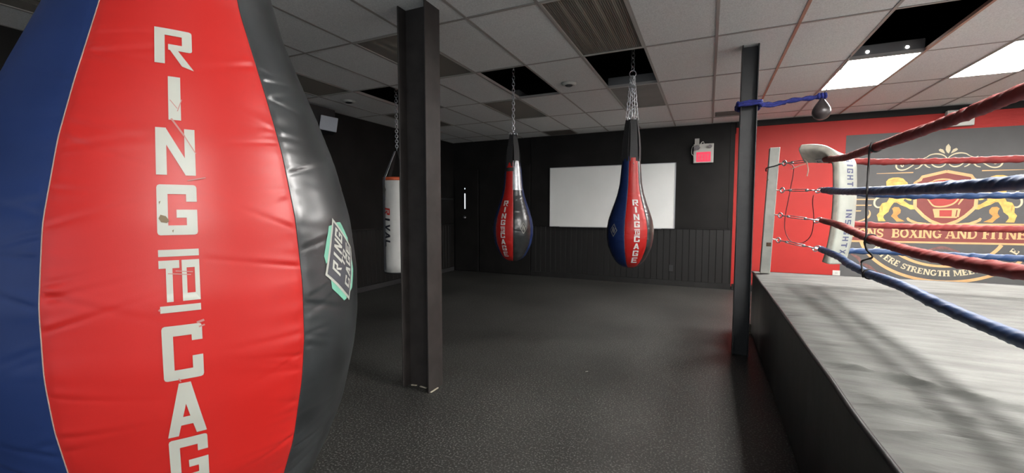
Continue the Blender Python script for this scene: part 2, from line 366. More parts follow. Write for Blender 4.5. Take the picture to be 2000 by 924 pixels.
# ------------------------------------------------------------------ steel columns
def column(x0, x1, y0, y1, tf, m_, label, grout=False):
    cx, cy = (x0+x1)/2, (y0+y1)/2; t = empty('steel_column', (cx, cy, 0), label, 'column'); a, b_ = (x1-x0)/2, (y1-y0)/2
    for s in (-1, 1): link('flange', bevel(B(min(s*a, s*(a-tf)), max(s*a, s*(a-tf)), -b_, b_, 0, 3.7), .002, 1), m_, t)
    link('web', B(-a+tf, a-tf, -.006, .006, 0, 3.7), m_, t)
    if grout:
        bm = bmesh.new()
        for (px, py, L_, rz) in ((a+.004, -.03, .10, PI/2), (-.07, -.02, .05, .2), (.02, -.02, .07, -.1)):
            Mx = Matrix.Translation((px, py, 0)) @ Matrix.Rotation(rz, 4, 'Z'); box(bm, -L_/2, L_/2, -.008, .008, 0, .006, M=Mx)
        link('plaster_patch', bevel(bm, .002, 1), M['grout'], t)
    return t
column(-2.178, -1.922, 2.645, 2.835, .012, M['steel_black'], 'black steel column with wide web standing beside the large near bag', True)
column(.252, .392, 4.60, 4.75, .009, M['steel_grey'], 'charcoal steel column with blue cloth tied round its top')
# ------------------------------------------------------------------ 2D lettering
def seg2(x0, y0, x1, y1, w):
    d = Vector((x1-x0, y1-y0)); n = Vector((-d.y, d.x)).normalized()*w/2
    return [(x0+n.x, y0+n.y), (x0-n.x, y0-n.y), (x1-n.x, y1-n.y), (x1+n.x, y1+n.y)]
def rc(x0, y0, x1, y1): return [(x0, y0), (x1, y0), (x1, y1), (x0, y1)]
def stroke(P, w, w1=None):
    out = []; n = len(P); L_ = []
    for i, p in enumerate(P):
        a, b_ = P[max(i-1, 0)], P[min(i+1, n-1)]; d = Vector((b_[0]-a[0], b_[1]-a[1])).normalized(); ww = w if w1 is None else w+(w1-w)*abs(2*i/(n-1)-1)
        L_.append(((p[0]-d.y*ww/2, p[1]+d.x*ww/2), (p[0]+d.y*ww/2, p[1]-d.x*ww/2)))
    for i in range(n-1): out.append([L_[i][0], L_[i][1], L_[i+1][1], L_[i+1][0]])
    return out
SW, SH = .27, .19
def rcc(x0, y0, x1, y1, cs, c=.075, cy=.055):
    out = []
    for nm, (x, y), a, b_ in (('a', (x0, y0), (0, cy), (c, 0)), ('b', (x1, y0), (-c, 0), (0, cy)), ('c', (x1, y1), (0, -cy), (-c, 0)), ('d', (x0, y1), (c, 0), (0, -cy))):
        out += [(x+a[0], y+a[1]), (x+(a[0]+b_[0])*.29, y+(a[1]+b_[1])*.29), (x+b_[0], y+b_[1])] if nm in cs else [(x, y)]
    return out
BLOCK = {
 'R': [rc(0, 0, SW, 1), rcc(SW, 1-SH, 1, 1, 'c'), rcc(1-SW, .40, 1, 1-SH, 'b'), rc(.36, .40, 1-SW, .56), [(.36, .46), (.62, .40), (1.04, -.1), (.72, -.02)]],
 'I': [rc(.34, 0, .66, 1)],
 'N': [rc(0, 0, SW, 1), rc(1-SW, 0, 1, 1), [(0, 1), (.26, 1), (1, 0), (.74, 0)]],
 'G': [rcc(0, 0, SW, 1, 'ad'), rcc(SW, 1-SH, 1, 1, 'c'), rcc(SW, 0, 1, SH, 'b'), rc(1-SW, .66, 1, 1-SH), rc(1-SW, SH, 1, .50), rc(.48, .34, 1-SW, .50)],
 'C': [rcc(0, 0, SW, 1, 'ad'), rcc(SW, 1-SH, 1, 1, 'c'), rcc(SW, 0, 1, SH, 'b'), rc(1-SW, .70, 1, 1-SH), rc(1-SW, SH, 1, .42)],
 'A': [[(.35, 1), (.65, 1), (.27, 0), (0, 0)], [(.65, 1), (.35, 1), (.73, 0), (1, 0)], rc(.22, .2, .78, .36)],
 'E': [rc(0, 0, SW, 1), rc(SW, 1-SH, 1, 1), rc(SW, 0, 1, SH), rc(SW, .41, .85, .59)],
 'T': [rc(0, 1-SH, 1, 1), rc(.34, 0, .66, 1-SH)],
 'O': [rc(0, 0, SW, 1), rc(1-SW, 0, 1, 1), rc(SW, 1-SH, 1-SW, 1), rc(SW, 0, 1-SW, SH)],
 'V': [[(0, 1), (.3, 1), (.62, 0), (.38, 0)], [(1, 1), (.7, 1), (.38, 0), (.62, 0)]],
 'L': [rc(0, 0, SW, 1), rc(SW, 0, 1, SH)],
 'H': [rc(0, 0, SW, 1), rc(1-SW, 0, 1, 1), rc(SW, .41, 1-SW, .59)],
 'X': [[(0, 1), (.27, 1), (1, 0), (.73, 0)], [(1, 1), (.73, 1), (0, 0), (.27, 0)]],
 'S': [rc(0, 1-SH, 1, 1), rc(0, .41, 1, .59), rc(0, 0, 1, SH), rc(0, .59, SW, 1-SH), rc(1-SW, SH, 1, .41)]}
def arc2(cx, cy, rx, ry, a0, a1, n=12): return [(cx+rx*math.cos(math.radians(a0+(a1-a0)*i/n)), cy+ry*math.sin(math.radians(a0+(a1-a0)*i/n))) for i in range(n+1)]
def stem(x, w=.24, y0=0, y1=1, top=True, bot=True):
    o = [rc(x-w/2, y0, x+w/2, y1)]
    if bot: o.append(rc(x-w/2-.07, y0, x+w/2+.07, y0+.09))
    if top: o.append(rc(x-w/2-.07, y1-.09, x+w/2+.07, y1))
    return o
SERIF = {  # glyph polygons, advance
 'L': (stem(.17)+[rc(.2, 0, .68, .13), rc(.58, 0, .68, .3)], .72),
 'I': (stem(.17), .36),
 'O': (stroke(arc2(.42, .5, .31, .42, 0, 360, 20), .19), .86),
 'N': (stem(.15, .16)+stem(.72, .16, bot=False)+[[(.08, 1), (.3, 1), (.79, 0), (.6, 0)]], .88),
 'S': (stroke([(.6, .76)]+arc2(.35, .72, .22, .2, 40, 270, 10)+arc2(.35, .27, .24, .2, 90, -150, 10), .16)+[rc(.57, .68, .65, .98), rc(.04, .02, .12, .32)], .7),
 'B': (stem(.18)+stroke([(.2, .94), (.42, .94)]+arc2(.44, .73, .17, .21, 90, -90, 8)+[(.2, .52)], .13)+stroke([(.2, .5), (.46, .5)]+arc2(.46, .27, .2, .21, 90, -90, 8)+[(.2, .06)], .13), .76),
 'X': ([[(.06, 1), (.3, 1), (.8, 0), (.56, 0)], [(.76, 1), (.64, 1), (.06, 0), (.18, 0)], rc(0, .92, .36, 1), rc(.56, .92, .84, 1), rc(0, 0, .28, .08), rc(.5, 0, .86, .08)], .86),
 'G': (stroke(arc2(.42, .5, .31, .43, 55, 330, 16), .19)+[rc(.6, .1, .76, .45), rc(.5, .38, .84, .47), rc(.6, .68, .68, .95)], .88),
 'A': ([[(.34, 1), (.52, 1), (.86, 0), (.62, 0)], [(.34, 1), (.44, 1), (.16, 0), (.06, 0)], rc(.2, .25, .66, .36), rc(-.02, 0, .28, .08), rc(.54, 0, .94, .08)], .94),
 'D': (stem(.18)+stroke([(.2, .94), (.38, .94)]+arc2(.38, .5, .34, .44, 90, -90, 12)+[(.2, .06)], .15), .86),
 'F': (stem(.18)+[rc(.2, .87, .64, 1), rc(.56, .72, .64, 1), rc(.2, .45, .5, .57), rc(.44, .38, .5, .64)], .68),
 'T': ([rc(.05, .87, .71, 1), rc(.05, .7, .12, 1), rc(.64, .7, .71, 1)]+stem(.38, top=False), .76),
 'E': (stem(.18)+[rc(.2, .87, .64, 1), rc(.56, .72, .64, 1), rc(.2, .45, .5, .57), rc(.44, .38, .5, .64), rc(.2, 0, .66, .13), rc(.58, 0, .66, .28)], .72),
 'R': (stem(.18)+stroke([(.2, .94), (.42, .94)]+arc2(.44, .73, .18, .21, 90, -90, 8)+[(.2, .5)], .13)+[[(.34, .52), (.52, .52), (.84, 0), (.6, 0)], rc(.58, 0, .86, .08)], .84),
 'H': (stem(.18)+stem(.68)+[rc(.2, .44, .66, .56)], .88),
 'M': (stem(.15, .13)+stem(.9, .18)+[[(.08, 1), (.32, 1), (.58, .1), (.46, .1)], [(.96, 1), (.78, 1), (.46, .1), (.58, .1)]], 1.08),
 'W': ([[(.04, 1), (.26, 1), (.46, 0), (.3, 0)], [(.6, 1), (.46, 1), (.3, 0), (.46, 0)], [(.46, 1), (.66, 1), (.86, 0), (.7, 0)], [(1.04, 1), (.92, 1), (.7, 0), (.86, 0)], rc(0, .92, .34, 1), rc(.86, .92, 1.12, 1)], 1.12)}
def union2d(polys):       # one clean sheet of triangles from overlapping outlines
    V, F = [], []
    for p in polys:
        a = sum(p[i][0]*p[(i+1) % len(p)][1]-p[(i+1) % len(p)][0]*p[i][1] for i in range(len(p)))
        q = list(p) if a > 0 else list(p)[::-1]
        F.append(list(range(len(V), len(V)+len(q)))); V += [Vector((c[0], c[1])) for c in q]
    v, e, f, ov, oe, of = delaunay_2d_cdt(V, [], F, 0, 1e-5)
    return v, [t for t, o_ in zip(f, of) if o_]
def flat_mesh(polys, step=None):
    bm = bmesh.new(); v, f = union2d(polys); vs = [bm.verts.new((q[0], q[1], 0)) for q in v]
    for t in f: bm.faces.new([vs[i] for i in t])
    if step:
        bmesh.ops.triangulate(bm, faces=[f for f in bm.faces if len(f.verts) > 4])
        for ax in (0, 1):
            cs = [v.co[ax] for v in bm.verts]; lo, hi = min(cs), max(cs); c = lo+step/2
            while c < hi:
                n_ = Vector((1, 0, 0)) if ax == 0 else Vector((0, 1, 0))
                bmesh.ops.bisect_plane(bm, geom=bm.verts[:]+bm.edges[:]+bm.faces[:], plane_co=n_*c, plane_no=n_); c += step
    return bm
def place(polys, x, y, w, h, sh=0): return [[(x+q[0]*w+sh*(q[1]-.5)*h, y+q[1]*h) for q in p] for p in polys]
# ------------------------------------------------------------------ teardrop bags
def interp(z, P):
    if z <= P[0][0]: return P[0][1]
    for (a, ra), (b_, rb) in zip(P, P[1:]):
        if z <= b_: t = (z-a)/(b_-a); return ra+(rb-ra)*t
    return P[-1][1]
def smooth_profile(P, z0, z1, n, it):
    z = [z0+(z1-z0)*i/n for i in range(n+1)]; r = [interp(q, P) for q in z]
    for _ in range(it): r = [r[0]]+[(r[i-1]+2*r[i]+r[i+1])/4 for i in range(1, n)]+[r[-1]]
    return z, r
class Bag:
    def __init__(s, ax, ay, prof, cen, wr, seed, it=6):
        s.ax, s.ay, s.cen, s.wr, s.seed = ax, ay, cen, wr, seed    # cen: world azimuth of the middle of the red panel
        s.zs = sorted(prof); s.z0, s.z1 = s.zs[0][0], s.zs[-1][0]
        s.Z, s.Rr = smooth_profile(s.zs, s.z0, s.z1, 240, it); s.creases(26)
    def creases(s, n):
        rnd = random.Random(int(s.seed*10)+5); s.cr = []
        for side in range(12):
            L_ = [(s.z0+.06+(s.z1-s.z0-.45)*rnd.random(), rnd.uniform(.35, 1), rnd.uniform(.018, .06), rnd.uniform(-.45, .45), rnd.uniform(.003, .006)) for _ in range(n)]
            s.cr.append(sorted(L_))
    def R0(s, z):
        u = (z-s.z0)/(s.z1-s.z0)*240; i = max(0, min(239, int(u))); return s.Rr[i]+(s.Rr[i+1]-s.Rr[i])*(u-i)
    def R(s, a, z):      # a: degrees from the red centre
        r = s.R0(z); q = ((a+30) % 60); d = min(q, 60-q)*PI/180*r         # distance to the nearest seam
        k = int(math.floor((a+30)/60)); right = q > 30
        side = k*2+(1 if right else 0)
        body = max(0, min(1, (s.z1-.25-z)/.3))
        fall = math.exp(-(d/.035)**1.2)
        n1 = noise.noise(Vector((side*7.3+s.seed, z*26, d*5))); n2 = noise.noise(Vector((side*3.1+s.seed, z*60, d*8+4)))
        n3 = noise.noise(Vector((a*.05, z*4, s.seed)))
        rid = (max(0, n1)**1.2*1.3+.45*n2)*fall*s.wr*body
        if d < .13:
            for zc, am, ln, sl, wd in s.cr[side % 12]:
                e = z-zc-sl*d
                if -.02 < e < .02:
                    q_ = math.exp(-d/ln); rid += s.wr*am*q_*(.55*math.exp(-((e-.007)/.006)**2)-.85*math.exp(-(e/wd)**2))
        rid *= 1-math.exp(-(d/.007)**2)
        groove = -s.wr*.55*math.exp(-(d/.006)**2)-s.wr*.35*math.exp(-(d/.03)**2)
        return r+rid+groove*min(1, r/.1)+.0022*n3*body
    def P(s, a, z, off=0):
        w = s.cen+math.radians(a); r = s.R(a, z)+off; return Vector((math.cos(w)*r, math.sin(w)*r, z))
    def decal(s, name, polys, mt, parent, step, a0=0, off=.0011):
        bm = flat_mesh(polys, step)
        for v in bm.verts:
            z = v.co.y; a = a0+math.degrees(v.co.x/max(s.R0(z), .03)); v.co = s.P(a, z, off)
        return link(name, bm, mt, parent, True)
    def build(s, root, na, nz, mats, names):
        Zs = [s.z0+(s.z1-s.z0)*(i/nz) for i in range(nz+1)]
        for k in range(6):
            bm = bmesh.new(); rows = []
            for z in Zs:
                rows.append([bm.verts.new(s.P(-30+60*k+60*i/na, z)) for i in range(na+1)])
            for i in range(nz):
                for q in range(na): bm.faces.new((rows[i][q], rows[i][q+1], rows[i+1][q+1], rows[i+1][q]))
            o = link('vinyl_panel', bm, mats[k % 3], root, True); o['label'] = names[k % 3]
            bm = bmesh.new(); tube(bm, [s.P(-30+60*k, s.z0+.03+(s.z1-s.z0-.04)*i/160, .0002) for i in range(161)], .0008, 5)
            link('seam_stitching', bm, M['stitch'] if k % 3 == 0 else M['webbing'], root, True)
        bm = bmesh.new(); cv = bm.verts.new((0, 0, s.z0+.001)); ring = [bm.verts.new(s.P(6*i, s.z0)) for i in range(60)]
        for i in range(60): bm.faces.new((cv, ring[(i+1) % 60], ring[i]))
        link('bottom_cap', bm, M['black_vinyl'], root, True)
        bm = bmesh.new(); cv = bm.verts.new((0, 0, s.z1-.005)); ring = [bm.verts.new(s.P(6*i, s.z1)) for i in range(60)]
        for i in range(60): bm.faces.new((cv, ring[i], ring[(i+1) % 60]))
        link('top_cap', bm, M['black_vinyl'], root, True)
PN = ['red vinyl panel', 'black vinyl panel', 'blue vinyl panel']
def letters(rows, w):      # rows: (char, zbottom, ztop)
    out = []
    for ch, z0, z1 in rows:
        if ch == 'TO':
            out += place(BLOCK['T'], -w*.5, z0, w*.50, z1-z0)+place(BLOCK['O'], w*.06, z0, w*.44, z1-z0)
        elif ch == '-': out.append(rc(-w*.5, z0, w*.5, z1))
        else: out += place(BLOCK[ch], -w*.5, z0, w, z1-z0)
    return out
def hanger(root, bag, ztop, rtop, nst, zhook, wid=.055, nchain=4, zring=None):
    top = bag.z1
    for k in range(nst):
        a = math.radians(bagdeg(bag, 360/nst*k)); r0 = bag.R0(top)*.98
        bm = bmesh.new(); u = Vector((math.cos(a), math.sin(a), 0)); v = Vector((-u.y, u.x, 0)); pts = []
        for i in range(7):
            t = i/6; r = r0+(rtop-r0)*t+.012*math.sin(PI*t); pts.append((u*r+Vector((0, 0, top-.05+(ztop-top+.05)*t)), wid/2*(1-.25*t)))
        for i in range(6):
            (p, w0), (q, w1) = pts[i], pts[i+1]
            a_ = [bm.verts.new(c) for c in (p-v*w0, p+v*w0, q+v*w1, q-v*w1)]; b_ = [bm.verts.new(c.co+u*.004) for c in a_]
            bm.faces.new(b_); bm.faces.new(a_[::-1])
            for e in range(4): bm.faces.new((a_[e], a_[(e+1) % 4], b_[(e+1) % 4], b_[e]))
        link('hanging_strap', bm, M['webbing'], root)
        torus_b = torus(bmesh.new(), u*rtop+Vector((0, 0, ztop+.008)), .016, .0032, v, 14, 6); link('strap_ring', torus_b, M['chrome'], root, True)
    if zring:
        for k in range(nchain):
            a = math.radians(bagdeg(bag, 360/nchain*k)); u = Vector((math.cos(a), math.sin(a), 0))
            link('chain', chain(bmesh.new(), u*rtop+Vector((0, 0, ztop+.015)), u*.012+Vector((0, 0, zring-.03))), M['chrome'], root, True)
        link('chain_ring', torus(bmesh.new(), (0, 0, zring), .034, .0055, Vector((.3, -1, 0)), 22, 8), M['chrome'], root, True)
        link('top_chain', chain(bmesh.new(), (0, 0, zring+.03), (0, 0, zhook), .06, .015, .0045), M['chrome_dark'], root, True)
    else:
        link('chain', chain(bmesh.new(), (0, 0, ztop+.02), (0, 0, zhook), .050, .012, .0042), M['chrome'], root, True)
def bagdeg(bag, d): return math.degrees(bag.cen)+d
# near bag
toward = math.atan2(-.471, .882)
prof = [(.735, .06), (.745, .085), (.77, .118), (.80, .145), (.856, .183), (.949, .228), (1.031, .260), (1.143, .285), (1.212, .293), (1.30, .293), (1.403, .281), (1.51, .254), (1.593, .225), (1.684, .190), (1.747, .166), (1.834, .145), (1.95, .12), (2.05, .108)]
nb = Bag(-.882, .471, prof, toward+math.radians(-.6), .0027, 3.0)
t = empty('teardrop_bag', (-.882, .471, 0), 'largest, nearest teardrop punching bag with big white stacked lettering', 'punching bag', 'teardrop bags in blue, red and black')
nb.build(t, 72, 520, [M['red_vinyl'], M['black_vinyl'], M['blue_vinyl']], PN)
rows = [('R', 1.626, 1.682), ('I', 1.543, 1.607), ('N', 1.466, 1.531), ('G', 1.386, 1.453), ('-', 1.358, 1.367), ('TO', 1.299, 1.353), ('-', 1.285, 1.294), ('C', 1.193, 1.267), ('A', 1.111, 1.188), ('G', 1.034, 1.106), ('E', .957, 1.028)]
o = nb.decal('lettering', letters(rows, .0425), M['print'], t, .012, -1.9); o['label'] = 'white vertical lettering RING TO CAGE'
def zz(x0, y0, x1, y1, w): return seg2(x0, y0, x1, y1, w)
for zs_ in ((-.004, 1.545, .010, 1.521, .0022), (.010, 1.521, .022, 1.497, .0012), (.012, 1.459, .032, 1.464, .0014), (-.005, 1.572, .003, 1.560, .001), (.003, 1.556, .008, 1.574, .001)): nb.decal('scratch', [zz(*zs_)], M['scuff'], t, .012, -1.9, .0016)
nb.decal('smudge', [[(-.0195, 1.408), (-.0175, 1.413), (-.012, 1.411), (-.0085, 1.405), (-.011, 1.402), (-.017, 1.403)], [(-.019, 1.430), (-.017, 1.431), (-.0185, 1.426)], [(-.006, 1.392), (-.004, 1.3935), (-.005, 1.389)]], M['smudge'], t, .012, -1.9, .0018)
for zp_ in ([zz(.016, 1.268, .024, 1.2705, .003), zz(.018, 1.262, .0245, 1.264, .0022), zz(-.004, 1.190, -.006, 1.195, .0014), zz(-.021, 1.2905, -.0228, 1.2885, .002), zz(-.012, 1.336, .012, 1.333, .0012), zz(-.004, 1.339, .014, 1.3365, .0012)]): nb.decal('frayed_print', [zp_], M['scuff'], t, .012, -1.9, .0016)
# slanted diamond badge on the black panel, traced in (arc length, height)
def lg(px, py):          # badge drawing units to metres on the panel
    return ((px-306)*.00041, 1.326-(py-462)*.000220+(px-306)*.000035)
def lgp(P): return [lg(*p) for p in P]
A0 = 50.3
for nm, polys, mt, off in (('badge_green', [[(240, 158), (266, 155), (300, 300), (185, 442), (178, 380)], [(308, 143), (347, 148), (412, 300), (410, 345), (330, 300)], [(203, 570), (208, 650), (305, 800), (332, 795), (300, 640)], [(436, 500), (436, 590), (405, 742), (380, 756), (380, 560)]], M['print_green'], .0008),
                           ('badge_border', [[(278, 100), (444, 398), (358, 826), (168, 524)]], M['print'], .0012),
                           ('badge_field', [[(280, 134), (430, 400), (354, 790), (182, 520)]], M['print_dark'], .0016)):
    P2 = [[(lambda q: (q[0], q[1]))(lg(*p)) for p in pl_] for pl_ in polys]
    nb.decal(nm, P2, mt, t, .012, A0, off)
def badge_word(word, x0, y0, x1, y1, hx, hy):
    out = []; n = len(word)
    for i, ch in enumerate(word):
        for p in BLOCK[ch]:
            out.append([lg(x0+(x1-x0)*(i+q[0]*.84)/n+hx*q[1], y0+(y1-y0)*(i+q[0]*.84)/n+hy*q[1]) for q in p])
    return out
ww = badge_word('RING', 272, 582, 345, 250, -54, -88)+badge_word('TO', 316, 524, 360, 410, -22, -50)+badge_word('CAGE', 352, 720, 415, 372, -42, -60)
nb.decal('badge_lettering', ww, M['print'], t, .012, A0, .002)
hanger(t, nb, 2.42, .04, 6, 3.4, .075, 4, 2.72)
# the two far bags
def far_bag(x, y, az_off, label, taped=False):
    tow = math.atan2(-y, -x)
    pr = [(.782, .06), (.79, .085), (.81, .120), (.85, .158), (.91, .192), (1.008, .232), (1.107, .250), (1.206, .252), (1.305, .236), (1.404, .204), (1.503, .170), (1.60, .141), (1.70, .121), (1.80, .112), (1.898, .104), (2.0, .092)]
    b = Bag(x, y, pr, tow+math.radians(az_off), .0065, x*3, 4)
    t = empty('teardrop_bag', (x, y, 0), label, 'punching bag', 'teardrop bags in blue, red and black')
    b.build(t, 22, 130, [M['red_vinyl'], M['black_vinyl'], M['blue_vinyl']], PN)
    rows = []; z = 1.53
    for ch in 'RING#CAGE':
        if ch == '#': rows += [('-', z-.010, z-.002), ('TO', z-.056, z-.016), ('-', z-.07, z-.062)]
        else: rows.append((ch, z-.062, z))
        z -= .0775
    o = b.decal('lettering', letters(rows, .060), M['print_white'], t, .03, 0, .0025); o['label'] = 'white vertical lettering RING TO CAGE'
    for k in (1, 2):
        a0 = 60*k if k == 1 else -60
        dm = [(0, .072), (.052, 0), (0, -.072), (-.052, 0)]; d2_ = [(0, .06), (.043, 0), (0, -.06), (-.043, 0)]
        sh = lambda P: [(p[0], 1.20+p[1]) for p in P]
        mt = M['print_grey']
        b.decal('badge', [[sh(dm)[i], sh(dm)[(i+1) % 4], sh(d2_)[(i+1) % 4], sh(d2_)[i]] for i in range(4)]+[seg2(-.02, 1.175, -.004, 1.235, .01), seg2(-.004, 1.235, .008, 1.17, .01), seg2(.008, 1.17, .024, 1.225, .01)], mt, t, .03, a0, .0025)
    if taped:
        bm = bmesh.new()
        rows_ = [[bm.verts.new(b.P(28+64*i/14, 1.66+.36*j/12, .004)) for i in range(15)] for j in range(13)]
        for j in range(12):
            for i in range(14): bm.faces.new((rows_[j][i], rows_[j][i+1], rows_[j+1][i+1], rows_[j+1][i]))
        link('duct_tape', bm, M['tape'], t, True)
        bm = bmesh.new()
        rows_ = [[bm.verts.new(b.P(-62+94*i/18, 1.89+.045*j/2, .005)) for i in range(19)] for j in range(3)]
        for j in range(2):
            for i in range(18): bm.faces.new((rows_[j][i], rows_[j][i+1], rows_[j+1][i+1], rows_[j+1][i]))
        link('neck_band', bm, M['webbing'], t, True)
    else:
        b.decal('neck_patch', [rc(-.026, 1.83, .026, 1.985)], M['red_vinyl'], t, .03, -4, .006)
        bm = bmesh.new(); bmesh.ops.create_uvsphere(bm, u_segments=10, v_segments=6, radius=.008, matrix=Matrix.Translation(b.P(-4, 1.92, .006))); link('rivet', bm, M['chrome'], t, True)
    if taped: hanger(t, b, 2.345, .036, 6, 3.4, .082)
    else: hanger(t, b, 2.40, .056, 6, 3.4, .088, 4, 2.90)
    return t
far_bag(-.785, 4.85, 17, 'middle teardrop punching bag hanging in front of the whiteboard')
far_bag(-2.215, 4.85, -30, 'teardrop punching bag with silver taped neck, half red and half black from the front', True)
# cylindrical heavy bag behind the column
t = empty('heavy_bag', (-4.07, 4.9, 0), 'white cylindrical heavy bag with orange top band half behind the black column', 'punching bag')
def cyl_part(name, z0, z1, r, mt, seg=40, a0=0, a1=2*PI, nz=12, wob=.003):
    bm = bmesh.new(); full = abs(a1-a0-2*PI) < 1e-3; rows_ = []
    for j in range(nz+1):
        z = z0+(z1-z0)*j/nz
        rows_.append([bm.verts.new(((r+wob*noise.noise(Vector((i*.5, z*6, 1))))*math.cos(a0+(a1-a0)*i/seg), (r+wob*noise.noise(Vector((i*.5, z*6, 1))))*math.sin(a0+(a1-a0)*i/seg), z)) for i in range(seg if full else seg+1)])
    for j in range(nz):
        for i in range(seg):
            i2 = (i+1) % seg if full else i+1
            bm.faces.new((rows_[j][i], rows_[j][i2], rows_[j+1][i2], rows_[j+1][i]))
    if full: bm.faces.new(rows_[0][::-1]); bm.faces.new(rows_[-1])
    return link(name, bm, mt, t, True)
TW = math.atan2(-4.9, 4.07)
cyl_part('bag_body', .53, 1.86, .2, M['white_vinyl'])
cyl_part('bottom_band', .51, .535, .197, M['webbing'], nz=2)
cyl_part('top_band', 1.83, 1.875, .2025, M['orange'], nz=2)
cyl_part('back_stripe', .56, 1.84, .2035, M['tape'], 14, TW-1.75, TW-.98, 14, .002)
bm = flat_mesh([p for i, ch in enumerate('IVAL') for p in place(BLOCK[ch], .165*(i+1)*.95, -.045, .13, .09, .2)], .03)
bm2 = flat_mesh(place(BLOCK['R'], 0, -.045, .13, .09, .2), .03)
for bmx, nm, mt in ((bm, 'lettering', M['logo_black']), (bm2, 'red_initial', M['logo_red'])):
    for v in bmx.verts:
        s_, u_ = v.co.x, v.co.y; a = TW-.78+u_/.2; z = 1.44-s_*.72
        v.co = Vector((.2045*math.cos(a), .2045*math.sin(a), z))
    link(nm, bmx, mt, t, True)
for k in range(4):
    a = TW-1.0+PI/2*k; u = Vector((math.cos(a), math.sin(a), 0)); v = Vector((-u.y, u.x, 0)); bm = bmesh.new()
    P_ = [(u*.207+Vector((0, 0, 1.55)), .026), (u*.207+Vector((0, 0, 1.86)), .026), (u*.03+Vector((0, 0, 2.25)), .018)]
    for i in range(2):
        (p, w0), (q, w1) = P_[i], P_[i+1]; a_ = [bm.verts.new(c) for c in (p-v*w0, p+v*w0, q+v*w1, q-v*w1)]; b_ = [bm.verts.new(c.co+u*.004) for c in a_]
        bm.faces.new(b_); bm.faces.new(a_[::-1])
        for e in range(4): bm.faces.new((a_[e], a_[(e+1) % 4], b_[(e+1) % 4], b_[e]))
    link('hanging_strap', bm, M['tape'] if k == 0 else M['webbing'], t)
a = TW-1.0; u = Vector((math.cos(a), math.sin(a), 0)); v = Vector((-u.y, u.x, 0)); bm = bmesh.new()
c = u*.213+Vector((0, 0, 1.70)); bm.faces.new([bm.verts.new(c+v*x_+Vector((0, 0, z_))) for x_, z_ in ((0, .075), (.045, 0), (0, -.075), (-.045, 0))]); link('strap_badge', bm, M['print_grey'], t)
link('chain', chain(bmesh.new(), (0, 0, 2.27), (0, 0, 3.4), .045, .013, .0045), M['chrome'], t, True)
# ------------------------------------------------------------------ BOXING RING
DX, DY, DZ, DS = .495, 5.63, .71, 5.6
platform = empty('ring_platform', (DX, DY, 0), 'raised boxing ring platform with grey canvas top and black skirt', 'boxing ring')
n1, n2 = 130, 560; bm = bmesh.new(); rows_ = []
FOLDS = [(2.385, -.55, .016, .026, .9), (2.26, -.05, .012, .018, .35), (1.90, .02, .014, .022, .6), (3.38, -.18, .010, .022, .45), (2.06, -.8, .008, .016, .25), (1.69, .12, .010, .02, .6), (2.71, 0, .008, .018, .45), (4.1, -.2, .010, .03, .6), (3.02, -.15, .007, .018, .5), (1.45, .1, .010, .02, .5), (4.7, -.1, .008, .03, .8)]
def deckz(x, y):
    e = min(1, min(x, y)/.12); q = Vector((x*.8, y*2.4, 0)); h = 0
    h += .008*max(0, noise.noise(q))
    Y = DY-y; wob = .03*noise.noise(Vector((x*2.5, Y*2, 9)))
    for y0, sl, am, wd, ln in FOLDS:
        d_ = Y-(y0+sl*x)-wob
        if abs(d_) < .12: h += 1.7*am*(math.exp(-(d_/wd)**2)-.5*math.exp(-((d_-wd*1.6)/wd)**2))*math.exp(-(x/ln)**2)
    h += (.0042*math.exp(-x/.9)+.0012)*noise.noise(Vector((x*2.2+Y*.8, Y*13, 3)))+.0022*noise.noise(Vector((x*4-Y, Y*30, 5)))*math.exp(-x/1.2)
    return h*e
for j in range(n2+1):
    y = DS*j/n2; bx = .007*noise.noise(Vector((1, y*1.7, 0)))
    row = []
    for i in range(n1+1):
        x = DS*(i/n1)**1.5; row.append(bm.verts.new((x+bx*math.exp(-x*6), -y, DZ+deckz(x, y))))
    rows_.append(row)
for j in range(n2):
    for i in range(n1): bm.faces.new((rows_[j][i], rows_[j+1][i], rows_[j+1][i+1], rows_[j][i+1]))
link('canvas_top', bm, M['canvas'], platform, True)
def skirt(p0, p1, nrm, nseg):
    bm = bmesh.new(); p0, p1, nrm = Vector(p0), Vector(p1), Vector(nrm); top = []; R_ = []
    for i in range(nseg+1):
        p = p0.lerp(p1, i/nseg); s_ = (p1-p0).length*i/nseg
        if nrm.x < 0: p = p+Vector((.007*noise.noise(Vector((1, s_*1.7, 0))), 0, 0))
        R_.append([bm.verts.new(p+nrm*((.006+.012*noise.noise(Vector((s_*3, z*1.2, 5))))*(1-z/DZ)+.004)+Vector((0, 0, z))) for z in (DZ-.004, DZ-.05, .5, .3, .12, .03)])
    for i in range(nseg):
        for k in range(5): bm.faces.new((R_[i][k], R_[i][k+1], R_[i+1][k+1], R_[i+1][k]))
    link('skirt', bm, M['skirt'], platform, True)
skirt((0, 0, 0), (0, -DS, 0), (-1, 0, 0), 120); skirt((0, 0, 0), (DS, 0, 0), (0, 1, 0), 40); skirt((0, -DS, 0), (DS, -DS, 0), (0, -1, 0), 40); skirt((DS, 0, 0), (DS, -DS, 0), (1, 0, 0), 40)
bm = bmesh.new(); pts = [Vector((.007*noise.noise(Vector((1, y*1.7, 0)))-.004, -y, DZ-.006)) for y in [DS*i/120 for i in range(121)]]
tube(bm, pts, .011, 8); tube(bm, [(0, .002, DZ-.006), (DS, .002, DZ-.006)], .010, 8); link('edge_piping', bm, M['piping'], platform, True)
link('deck_board', B(.02, DS-.02, -DS+.02, -.02, DZ-.06, DZ-.012), M['plenum'], platform)
